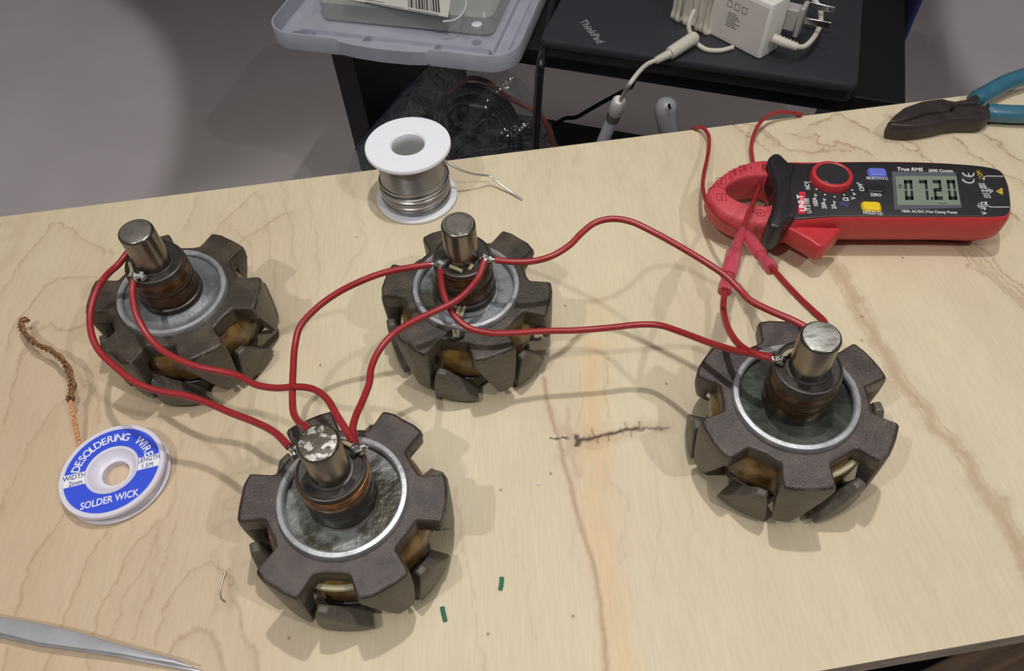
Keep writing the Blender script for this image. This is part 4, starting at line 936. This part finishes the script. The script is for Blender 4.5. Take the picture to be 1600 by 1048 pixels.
# ------------------------------------------------------------------ black stand behind the table
SA = math.radians(-20.4); SU = np.array([math.cos(SA), math.sin(SA)]); SN = np.array([-SU[1], SU[0]])
ST = 0.77; SF = 0.682; SL, SR = -0.470, 0.168; SD = 0.345
stand = thing('tv_stand', 'low black open-backed stand behind the board', 'stand', (0, 0, 0), SA)
obj('top_panel', bx((SL, SF, ST - 0.020), (SR, SF + SD, ST)), M['black_wood'], stand, smooth=False, bevel=0.0008)
for x0, x1 in ((SL + 0.002, SL + 0.032), (SR - 0.032, SR - 0.002)):
    obj('side_panel', bx((x0, SF + 0.002, FZ), (x1, SF + SD - 0.002, ST - 0.020)), M['black_wood'], stand, smooth=False, bevel=0.0008)
obj('shelf', bx((SL + 0.032, SF + 0.004, FZ + 0.02), (SR - 0.032, SF + SD - 0.004, 0.42)), M['black_wood'], stand, smooth=False)
def sl(p): return np.array([p[0] * SU[0] + p[1] * SU[1], p[0] * SN[0] + p[1] * SN[1], p[2]])
def sw(u, n, z): return np.array([SU[0] * u + SN[0] * n, SU[1] * u + SN[1] * n, z])

# laptop
L0, L1 = -0.200, 0.118; LF = 0.668; LB = LF + 0.225
lap = thing('laptop', 'closed black laptop lying on the black stand', 'laptop', (0, 0, 0), SA)
pts = rrect(L0, LF, L1, LB, 0.008)
obj('base', prism(bmesh.new(), [(inset(pts, 0.003), ST + 0.0002), (inset(pts, 0.0005), ST + 0.004), (inset(pts, 0.0005), ST + 0.012)]), M['laptop_base'], lap)
obj('lid', prism(bmesh.new(), [(inset(pts, 0.0005), ST + 0.0125), (pts, ST + 0.0145), (pts, ST + 0.0185), (inset(pts, 0.0012), ST + 0.0205), (inset(pts, 0.004), ST + 0.021)]), M['laptop_lid'], lap)
LZ = ST + 0.0211
a = at(910, 32, LZ); b = at(938, 66, LZ); a = sl(a); b = sl(b)
bm = bmesh.new(); c = (a + b) / 2; ln = np.linalg.norm((b - a)[:2])
text(bm, 'ThinkPad', 0.0125, TR(c[0], c[1], LZ, math.atan2(b[1] - a[1], b[0] - a[0])), bold=0.012, w=ln * 1.04, depth=0.0001)
obj('lid_lettering', bm, M['silver_print'], lap, smooth=False)

# charger brick with wrapped cord
p0 = at(1124, 62, LZ); p1 = at(1186, 94, LZ); CA = math.atan2(p1[1] - p0[1], p1[0] - p0[0])
ch = thing('power_adapter', 'white power adapter wrapped in its own ivory cord on the laptop', 'charger', (p1[0], p1[1], LZ), CA)
BL, BW, BH = 0.118, 0.030, 0.056
ln_ = rrect(-BL, 0.0, 0.0, BW, 0.004)
obj('brick', prism(bmesh.new(), [(inset(ln_, 0.0015), 0.0), (ln_, 0.0015), (ln_, BH - 0.0025), (inset(ln_, 0.0008), BH - 0.0007), (inset(ln_, 0.0025), BH)]), M['charger_white'], ch)
bm = bmesh.new(); box(bm, (-BL + 0.004, -0.0002, 0.003), (-0.003, 0.0006, BH - 0.004)); face_ = obj('label_face', bm, M['charger_label'], ch, smooth=False)
bm = bmesh.new()
FM = Matrix.Translation((0, -0.0003, 0)) @ Matrix.Rotation(PI / 2, 4, 'X')
for i in range(7):
    w_ = random.uniform(0.010, 0.020); box(bm, (-0.047, -0.0004, 0.018 + 0.0022 * i), (-0.047 + w_, 0, 0.0187 + 0.0022 * i))
for i in range(3):
    box(bm, (-0.050 + 0.009 * i, -0.0004, 0.0365), (-0.044 + 0.009 * i, 0, 0.0371)); box(bm, (-0.050 + 0.009 * i, -0.0004, 0.0425), (-0.044 + 0.009 * i, 0, 0.0431))
    box(bm, (-0.050 + 0.009 * i, -0.0004, 0.0365), (-0.0495 + 0.009 * i, 0, 0.0431)); box(bm, (-0.0445 + 0.009 * i, -0.0004, 0.0365), (-0.044 + 0.009 * i, 0, 0.0431))
text(bm, 'CE', 0.010, Matrix.Translation((-0.058, -0.0003, 0.045)) @ Matrix.Rotation(PI / 2, 4, 'X'), sx=0.9)
obj('label_print', bm, M['grey_print'], face_, smooth=False)
bm = bmesh.new(); rr = random.Random(5)
for k in range(10):
    x = -0.110 + 0.0052 * k + rr.uniform(-0.001, 0.001); tl = rr.uniform(-0.009, 0.004); g = 0.0024 + rr.uniform(0, 0.0035); q = 0.0027
    loop = [(x + tl, -g, BH * 0.5), (x + tl * 0.6, -g, BH * 0.85), (x, BW * 0.15, BH + g), (x - tl * 0.5, BW * 0.85, BH + g), (x - tl, BW + g, BH * 0.8), (x - tl * 0.6, BW + g, BH * 0.2), (x, BW * 0.6, 0.0024), (x + tl * 0.6, -g - 0.001, 0.0028), (x + tl, -g, BH * 0.2)]
    tube(bm, catmull(loop, 5, True), q, 10, closed=True)
obj('wrapped_cord', bm, M['cord_ivory'], ch)
CM = Matrix.Rotation(-CA, 3, 'Z')
def cl(p): return tuple(CM @ Vector((p[0] - p1[0], p[1] - p1[1], p[2] - LZ)))
# loose lower loop and strain relief
bm = bmesh.new(); tube(bm, catmull([cl(at(*q[:2], LZ + q[2])) for q in ((1085, 15, 0.03), (1076, 40, 0.018), (1084, 62, 0.006), (1102, 77, 0.0025), (1125, 79, 0.0024), (1145, 74, 0.0024))], 6), 0.0024, 10); obj('loose_loop', bm, M['cord_ivory'], ch)
bm = bmesh.new(); Q = [np.array(cl(at(*q[:2], LZ + q[2]))) for q in ((1208, 60, 0.020), (1222, 66, 0.019), (1234, 70, 0.018), (1246, 74, 0.017))]
tube(bm, Q, [0.0048, 0.0045, 0.0040, 0.0036], 14)
for i in range(6):
    f = 0.25 + 0.13 * i; p = Q[0] + (Q[-1] - Q[0]) * f; d = (Q[-1] - Q[0]); d /= np.linalg.norm(d); tube(bm, [p - d * 0.0006, p + d * 0.0006], 0.0053 - 0.0010 * f, 14)
obj('strain_relief', bm, M['cord_ivory'], ch)
bm = bmesh.new(); tube(bm, catmull([cl(at(*q[:2], LZ + q[2])) for q in ((1244, 73.5, 0.017), (1256, 73, 0.016), (1272, 58, 0.017), (1282, 35, 0.019), (1280, 12, 0.021), (1266, -6, 0.025), (1240, -20, 0.03), (1200, -25, 0.04))], 6), 0.0026, 10); obj('outlet_cord', bm, M['cord_ivory'], ch)
pl = np.array(cl(at(1240, 30, LZ + 0.03)))
bm = bmesh.new(); Mx = Matrix.Translation(pl) @ Matrix.Rotation(math.radians(20), 4, 'Z')
box(bm, (-0.020, -0.004, -0.011), (0.004, 0.010, 0.011), Mx); box(bm, (0.004, -0.006, -0.015), (0.009, 0.012, 0.015), Mx); obj('plug_block', bm, M['plug_grey'], ch, bevel=0.0015)
for a_, b_ in (((1258, 6), (1304, 16)), ((1256, 32), (1298, 40))):
    A_ = np.array(cl(at(*a_, LZ + 0.032))); B_ = np.array(cl(at(*b_, LZ + 0.032))); d = (B_ - A_) / np.linalg.norm(B_ - A_); s_ = np.cross(d, [0, 0, 1])
    bm = bmesh.new(); box(bm, (0, -0.0008, -0.0032), (np.linalg.norm(B_ - A_), 0.0008, 0.0032), Matrix.Translation(A_) @ Matrix.Rotation(math.atan2(d[1], d[0]), 4, 'Z')); pr = obj('plug_prong', bm, M['nickel'], ch, bevel=0.0006)
    bm = lat([(0, -0.001), (0.0011, -0.001), (0.0011, 0.001), (0, 0.001)], 14); bmesh.ops.transform(bm, matrix=Matrix.Translation(A_ + d * (np.linalg.norm(B_ - A_) - 0.004)) @ Matrix.Rotation(math.atan2(d[1], d[0]), 4, 'Z') @ Matrix.Rotation(PI / 2, 4, 'X'), verts=bm.verts); obj('prong_hole', bm, M['hole_shade'], pr)
# barrel plug at the end of the cord
bm = bmesh.new(); A_ = at(1086, 58, LZ + 0.010); B_ = at(1046, 84, LZ + 0.0065); tube(bm, [cl(A_ + (B_ - A_) * f) for f in (0, 0.06, 0.94, 1)], [0.0058, 0.0068, 0.0064, 0.0055], 16)
C_ = at(1024, 95, LZ + 0.005); tube(bm, [cl(B_ + (C_ - B_) * f) for f in (0, 0.5, 1)], [0.0042, 0.0038, 0.0032], 14)
for i in range(5):
    f = 0.2 + 0.17 * i; p = B_ + (C_ - B_) * f; d = (C_ - B_) / np.linalg.norm(C_ - B_); tube(bm, [cl(p - d * 0.0006), cl(p + d * 0.0006)], 0.0046 - 0.0010 * f, 14)
obj('barrel_socket', bm, M['cord_ivory'], ch)

# short white adapter cable hanging over the laptop edge
ad = thing('adapter_cable', 'short white cable with a glossy white end drooping over the laptop edge', 'cable', (0, 0, 0))
zs = [(1028, 93, LZ + 0.005), (1012, 100, LZ + 0.006), (997, 114, LZ + 0.010), (985, 130, LZ + 0.008), (974, 148, ST - 0.004), (968, 160, ST - 0.018)]
W_ = [at(*q) for q in zs]
bm = bmesh.new(); tube(bm, catmull(W_, 7), 0.0023, 10); obj('cord', bm, M['cord_ivory'], ad)
D0, D1, D2, D3 = at(968, 156, ST - 0.014), at(961, 176, ST - 0.038), at(957, 186, ST - 0.048), at(936, 235, ST - 0.11)
bm = bmesh.new(); tube(bm, [D0, D0 + (D1 - D0) * 0.12, D0 + (D1 - D0) * 0.9, D1], [0.005, 0.0072, 0.0078, 0.0072], 18); obj('connector_housing', bm, M['charger_white'], ad)
bm = bmesh.new(); tube(bm, [D1 + (D0 - D1) * 0.05, D2], 0.0074, 18); obj('grey_collar', bm, M['grey_ring'], ad)
bm = bmesh.new(); tube(bm, [D2 + (D1 - D2) * 0.3, D2, D3], [0.0066, 0.0068, 0.0072], 18); obj('glossy_tip', bm, M['white_gloss'], ad)

# storage bin lid
q0 = at(412, 44, ST + 0.020); q1 = at(796, 88, ST + 0.020); TA = math.atan2(q1[1] - q0[1], q1[0] - q0[0]); TW = np.linalg.norm((q1 - q0)[:2])
tray = thing('bin_lid', 'blue-grey plastic storage bin lid lying upside down on the stand', 'lid', (q0[0], q0[1], ST + 0.0003), TA)
TD = 0.21
op = rrect(0.0, -0.006, TW + 0.006, TD, 0.032, 8)
bm = bmesh.new(); ins = inset(op, 0.0024)
prism(bm, [(inset(op, 0.003), 0.0), (op, 0.002), (op, 0.0200), (inset(op, 0.0005), 0.0206), (ins, 0.0206), (inset(ins, 0.001), 0.0028), (inset(ins, 0.013), 0.0024), (inset(ins, 0.0142), 0.0050), (inset(ins, 0.026), 0.0050), (inset(ins, 0.0275), 0.0095)], cap=(True, True))
obj('lid_shell', bm, M['bin_lid'], tray)
for x in (0.030, 0.115, 0.195, 0.262):
    bm = bmesh.new(); tri_ = [(-0.0034, 0.0025), (-0.0034, 0.0196), (0.002, 0.0194), (0.012, 0.0165), (0.021, 0.0105)]
    va = [bm.verts.new((x - 0.0011 + (0.022 if x < 0.05 else -0.014 if x > 0.25 else 0) * (y + 0.003) / 0.027, y, z)) for y, z in tri_]; vb = [bm.verts.new((v.co.x + 0.0022, v.co.y, v.co.z)) for v in va]
    bm.faces.new(va); bm.faces.new(vb[::-1])
    for i in range(5): bm.faces.new((va[i], vb[i], vb[(i + 1) % 5], va[(i + 1) % 5]))
    obj('rib', bm, M['bin_lid'], tray, smooth=False, bevel=0.0004)
hp = [(0.085, -0.005), (0.092, -0.0085), (0.110, -0.0115), (0.140, -0.0135), (0.170, -0.0125), (0.188, -0.0095), (0.194, -0.005)]
bm = prism(bmesh.new(), [(hp, 0.004), (hp, 0.0195), (inset(hp, 0.0005), 0.0200)]); obj('handle_lip', bm, M['bin_lid'], tray, bevel=0.0006)

# clear packet on the lid with a barcode label
c0 = at(500, 30, ST + 0.012); c1 = at(770, 57, ST + 0.012); KA = math.atan2(c1[1] - c0[1], c1[0] - c0[0]); KW = np.linalg.norm((c1 - c0)[:2])
case = thing('clear_packet', 'cloudy clear plastic packet with a white barcode label in the lid', 'packet', (c0[0], c0[1], ST + 0.0101), KA)
kp = rrect(0, 0, KW, 0.120, 0.012)
obj('packet_body', prism(bmesh.new(), [(inset(kp, 0.004), 0.0), (kp, 0.003), (kp, 0.022), (inset(kp, 0.004), 0.026)]), M['clear_case'], case)
kz = ST + 0.0101 + 0.0262
KM = Matrix.Rotation(-KA, 3, 'Z')
def kl(px, py):
    p = at(px, py, kz); v = KM @ Vector((p[0] - c0[0], p[1] - c0[1], 0)); return (v.x, v.y)
lp = [kl(532, -3), kl(700, 27), kl(704, 0), kl(700, -26), kl(540, -46)]
lbl = obj('barcode_label', prism(bmesh.new(), [(lp, 0.0258), (lp, 0.0265)]), M['paper'], case, smooth=False)
bm = bmesh.new(); e = 0.02655
A_ = np.array(kl(638, 12)); B_ = np.array(kl(688, 20.5)); dn = np.array(kl(640, -14)) - np.array(kl(641, 11)); rr = random.Random(3); f = 0
while f < 1:
    w_ = rr.choice((0.012, 0.02, 0.035, 0.05))
    g0 = A_ + (B_ - A_) * f; g1 = A_ + (B_ - A_) * min(1, f + w_)
    prism(bm, [([tuple(g0), tuple(g1), tuple(g1 + dn), tuple(g0 + dn)], e - 0.0001), ([tuple(g0), tuple(g1), tuple(g1 + dn), tuple(g0 + dn)], e + 0.0001)]); f += w_ + rr.choice((0.012, 0.02, 0.03))
for a_, b_ in (((570, 4), (632, 14)), ((568, 0), (600, 5)), ((636, 15), (686, 24))):
    a2, b2 = np.array(kl(*a_)), np.array(kl(*b_)); nn = np.array([-(b2 - a2)[1], (b2 - a2)[0]]); nn = nn / np.linalg.norm(nn) * 0.0009
    prism(bm, [([tuple(a2), tuple(b2), tuple(b2 + nn), tuple(a2 + nn)], e - 0.0001), ([tuple(a2), tuple(b2), tuple(b2 + nn), tuple(a2 + nn)], e + 0.0001)])
obj('barcode_print', bm, M['black_print'], lbl, smooth=False)
bm = bmesh.new(); a2, b2 = np.array(kl(546, -6)), np.array(kl(566, -2)); nn = np.array([-(b2 - a2)[1], (b2 - a2)[0]]) * 0.25
prism(bm, [([tuple(a2), tuple(b2), tuple(b2 + nn), tuple(a2 + nn)], e - 0.0001), ([tuple(a2), tuple(b2), tuple(b2 + nn), tuple(a2 + nn)], e + 0.0001)]); obj('label_mark', bm, M['red_print'], lbl, smooth=False)
bm = bmesh.new(); tube(bm, catmull([(*kl(692, 34), 0.0265), (*kl(710, 32), 0.0268), (*kl(724, 20), 0.0268), (*kl(729, 0), 0.0268), (*kl(728, -20), 0.0268)], 5), 0.0009, 8); obj('seam_bead', bm, M['white_gloss'], case)
bm = bmesh.new(); p = kl(745, 39); lathe(bm, [(0.0, 0.024), (0.005, 0.024), (0.0055, 0.0272), (0.004, 0.0278), (0, 0.0278)], 24); bmesh.ops.translate(bm, verts=bm.verts, vec=(p[0], p[1], 0)); obj('round_boss', bm, M['white_gloss'], case)

# black power cable hanging over the stand front
CN = SF - 0.062
pc = [sw(-0.213, SF + 0.24, ST + 0.0046), sw(-0.213, SF + 0.19, ST + 0.0046), at(866, 2, ST + 0.0046), at(857, 40, ST + 0.0046), at(849, 74, ST + 0.007)] + [onp(x, y, SN, CN) for x, y in ((845, 100), (843, 118), (841, 150), (838, 190), (836, 225))]
e_ = pc[-1]; pc += [np.array([e_[0], e_[1] - 0.003, FZ + 0.12]), np.array([e_[0] + 0.004, e_[1] - 0.012, FZ + 0.03]), np.array([e_[0] + 0.05, e_[1] - 0.05, FZ + 0.0046])]
bm = bmesh.new(); tube(bm, catmull(pc, 6), 0.0044, 12); tag(obj('power_cable', bm, M['black_cable']), 'thick black power cable hanging straight down left of the laptop', 'cable')
n2 = SF + 0.30
bc = [onp(990, 128, SN, SF + 0.26), onp(978, 140, SN, n2), onp(950, 155, SN, n2), onp(920, 172, SN, n2), onp(900, 183, SN, n2), onp(880, 186, SN, n2)]
pA, pB = bc[0], bc[-1]
bc = [np.array([pA[0] + 0.03, pA[1], ST - 0.0235])] + bc + [np.array([pB[0] - 0.05, pB[1] - 0.02, 0.4235])]
bm = bmesh.new(); tube(bm, catmull(bc, 6), 0.0034, 10); tag(obj('slack_cable', bm, M['black_cable']), 'thin black cable sloping down under the stand top', 'cable')

# clear bag with coiled cables inside, on the stand shelf
BP = SF - 0.020
bag = thing('clear_bag', 'clear plastic bag of coiled cables slumped against the front of the black stand', 'bag', (0, 0, 0))
out = [(545, 262), (556, 232), (590, 190), (632, 140), (672, 98), (720, 86), (770, 92), (800, 110), (830, 145), (858, 190), (874, 235), (880, 270)]
F_ = [onp(x, y, SN, BP) for x, y in out]
low = [np.array([p[0], p[1], FZ + 0.001]) for p in (F_[-1], F_[0])]
cen = np.mean(F_, 0) - np.array([0, 0, 0.04])
bm = bmesh.new(); nseg = 10
front, back = [], []
loop = catmull(F_, 4) + [F_[-1] * (1 - f) + low[0] * f for f in (0.35, 0.7, 1)] + [low[0] * (1 - f) + low[1] * f for f in (0.25, 0.5, 0.75)] + [low[1] * (1 - f) + F_[0] * f for f in (0, 0.35, 0.7)]
nvec = np.array([SN[0], SN[1], 0])
rg = []
for k in range(nseg + 1):
    f = k / nseg; ring = []
    for i, p in enumerate(loop):
        q = p * (1 - f) + cen * f
        bulge = 0.045 * math.sqrt(max(0, 1 - (1 - f) ** 2)) + 0.004 * math.sin(i * 0.9 + 5 * f)
        ring.append((q, bulge))
    rg.append(ring)
for sgn in (-1.0, 0.3):
    rv = [[bm.verts.new(q + nvec * b_ * sgn) for q, b_ in ring] for ring in rg[:-1]]
    cv = bm.verts.new(cen + nvec * 0.045 * sgn); n_ = len(loop)
    for a_, b_ in zip(rv, rv[1:]):
        for i in range(n_): bm.faces.new((a_[i], a_[(i + 1) % n_], b_[(i + 1) % n_], b_[i]))
    for i in range(n_): bm.faces.new((rv[-1][i], rv[-1][(i + 1) % n_], cv))
bmesh.ops.remove_doubles(bm, verts=bm.verts, dist=1e-5)
bmesh.ops.subdivide_edges(bm, edges=bm.edges, cuts=1)
from mathutils import noise as mn
for v in bm.verts:
    d_ = mn.noise(v.co * 38) * 0.0045 + mn.noise(v.co * 95) * 0.0018
    v.co += Vector(nvec) * d_ + Vector((SU[0], SU[1], 0)) * mn.noise(v.co * 60 + Vector((5, 1, 2))) * 0.002
obj('bag_film', bm, M['bag_film'], bag)
bm = bmesh.new(); tube(bm, [F_[i] for i in range(1, 5)], 0.003, 8, flat=0.4); obj('zip_seal', bm, mat('violet_zip_strip', srgb(44, 40, 98), 0.3), bag)
def coil(name, label, px, py, R0, turns_, r, m, depth, lay=0.004, tilt=0.25):
    c = onp(px, py, SN, BP + depth); pts = []
    rr = random.Random(px)
    for i in range(turns_ * 28 + 1):
        a = 2 * PI * i / 28; R_ = R0 * (1 + 0.16 * math.sin(i * 0.131 + px)); dz = lay * math.sin(i * 0.21)
        pts.append(c + np.array([SU[0], SU[1], 0]) * R_ * math.cos(a) + np.array([0, 0, 1]) * R_ * 0.95 * math.sin(a) + nvec * (dz + tilt * R_ * math.sin(a)))
    bm = bmesh.new(); tube(bm, pts, r, 8); return tag(obj(name, bm, m), label, 'cable')
coil('cable_coil', 'bundle of black cable coiled inside the clear bag', 745, 205, 0.046, 9, 0.0032, M['black_cable'], -0.014)
rc_ = [onp(x, y, SN, BP - 0.006) for x, y in ((700, 145), (735, 122), (765, 130), (790, 150), (815, 163), (840, 176), (858, 205), (866, 250))]
bm = bmesh.new(); tube(bm, catmull(rc_ + [np.array([rc_[-1][0], rc_[-1][1], FZ + 0.02])], 6), 0.0028, 8); tag(obj('rust_cord', bm, M['rust_cord']), 'rust coloured cord arching over the black coil in the bag', 'cord')

# grey plastic cap standing on the stand shelf
g0 = onp(1040, 172, SN, SF - 0.045); g1 = onp(1046, 208, SN, SF - 0.045)
cap = thing('grey_cap', 'rounded grey plastic stub with a dark slot in front of the black stand', 'cap', (0, 0, 0))
ax = np.array([g1[0], g1[1], FZ + 0.0005])
bm = bmesh.new(); tube(bm, [g0 + np.array([0, 0, 0.013]), g0 + np.array([0, 0, 0.011]), g0 + np.array([0, 0, 0.006]), g0, g1 * 0.7 + g0 * 0.3, g1, ax], [0.003, 0.008, 0.0110, 0.0118, 0.0108, 0.0098, 0.0098], 20); obj('cap_body', bm, M['grey_plug'], cap)
bm = bmesh.new(); s0 = onp(1045, 163, SN, SF - 0.058); s1_ = onp(1047, 170, SN, SF - 0.058); tube(bm, [s0, s1_], 0.0014, 8); obj('slot', bm, M['hole_shade'], cap)

# navy bag hanging at the right end of the stand
nb = sw(SR + 0.006, SF + 0.17, 0)
bm = bmesh.new(); pts = rrect(0.0, 0.0, 0.007, 0.16, 0.003)
prism(bm, [(inset(pts, -0.000), FZ + 0.0002), (pts, 0.60), (inset(pts, 0.001), 0.78), (inset(pts, 0.002), 0.80)])
o = obj('folded_bag', bm, M['navy_fabric']); o.location = (nb[0], nb[1], 0.0); o.rotation_euler = (0, 0, SA); tag(o, 'dark blue folded bag standing against the right end of the stand', 'bag')

# ------------------------------------------------------------------ under the front edge of the table
cr = thing('wooden_crate', 'dark stained wooden crate holding up the board at the lower right corner', 'crate', (0, 0, 0), BA)
K0, K1, KN, KR, KT, KB = -0.36, 0.42, near + 0.004, rear - 0.02, TZ - 0.0191, 0.66
for x0, x1 in ((K0, K0 + 0.014), (K1 - 0.014, K1)): obj('crate_end', bx((x0, KN, FZ), (x1, KR, KT)), M['crate_wood'], cr, smooth=False, bevel=0.001)
obj('crate_side', bx((K0 + 0.014, KR - 0.014, FZ), (K1 - 0.014, KR, KT)), M['crate_wood'], cr, smooth=False, bevel=0.001)
obj('crate_side', bx((K0 + 0.014, KN, FZ), (K1 - 0.014, KN + 0.014, 0.69)), M['crate_wood'], cr, smooth=False, bevel=0.001)
obj('crate_bottom', bx((K0 + 0.014, KN + 0.014, KB - 0.012), (K1 - 0.014, KR - 0.014, KB)), M['crate_wood'], cr, smooth=False)
ca, cb = at(1512, 1052, 0.80), at(1606, 1006, 0.80)
cd = math.atan2(cb[1] - ca[1], cb[0] - ca[0]); cm = (ca + cb) / 2
o = obj('wooden_plank', bx((-0.055, -0.010, 0), (0.15, 0.010, 0.1398)), M['crate_wood'], smooth=False, bevel=0.0015); o.location = (cm[0], cm[1], KB + 0.0002); o.rotation_euler = (0, 0, cd)
tag(o, 'brown wooden plank standing on edge below the lower right corner of the board', 'plank')
bm = bmesh.new(); g = at(1452, 1040, 0.775)
blob(bm, (0, 0, 0), 0.055, 4, 0.10, 4, (1.3, 1.0, 0.5)); o = obj('plastic_pouch', bm, mat('dark_glossy_film', srgb(34, 36, 36), 0.12, 0, None, (40, 0.8), spec=0.8)); o.location = (g[0] - 0.02, g[1] + 0.035, 0.691); tag(o, 'dark glossy plastic pouch just under the near edge of the board', 'pouch')
bm = bmesh.new(); g = at(1566, 1052, 0.765); lathe(bm, [(0, 0), (0.010, 0), (0.012, 0.02), (0.012, 0.055), (0.009, 0.063), (0, 0.066)], 24); o = obj('bottle_cap', bm, M['lilac']); o.location = (g[0], g[1] - 0.004, 0.6902); tag(o, 'lilac round cap beside the brown plank at the lower right corner', 'cap')
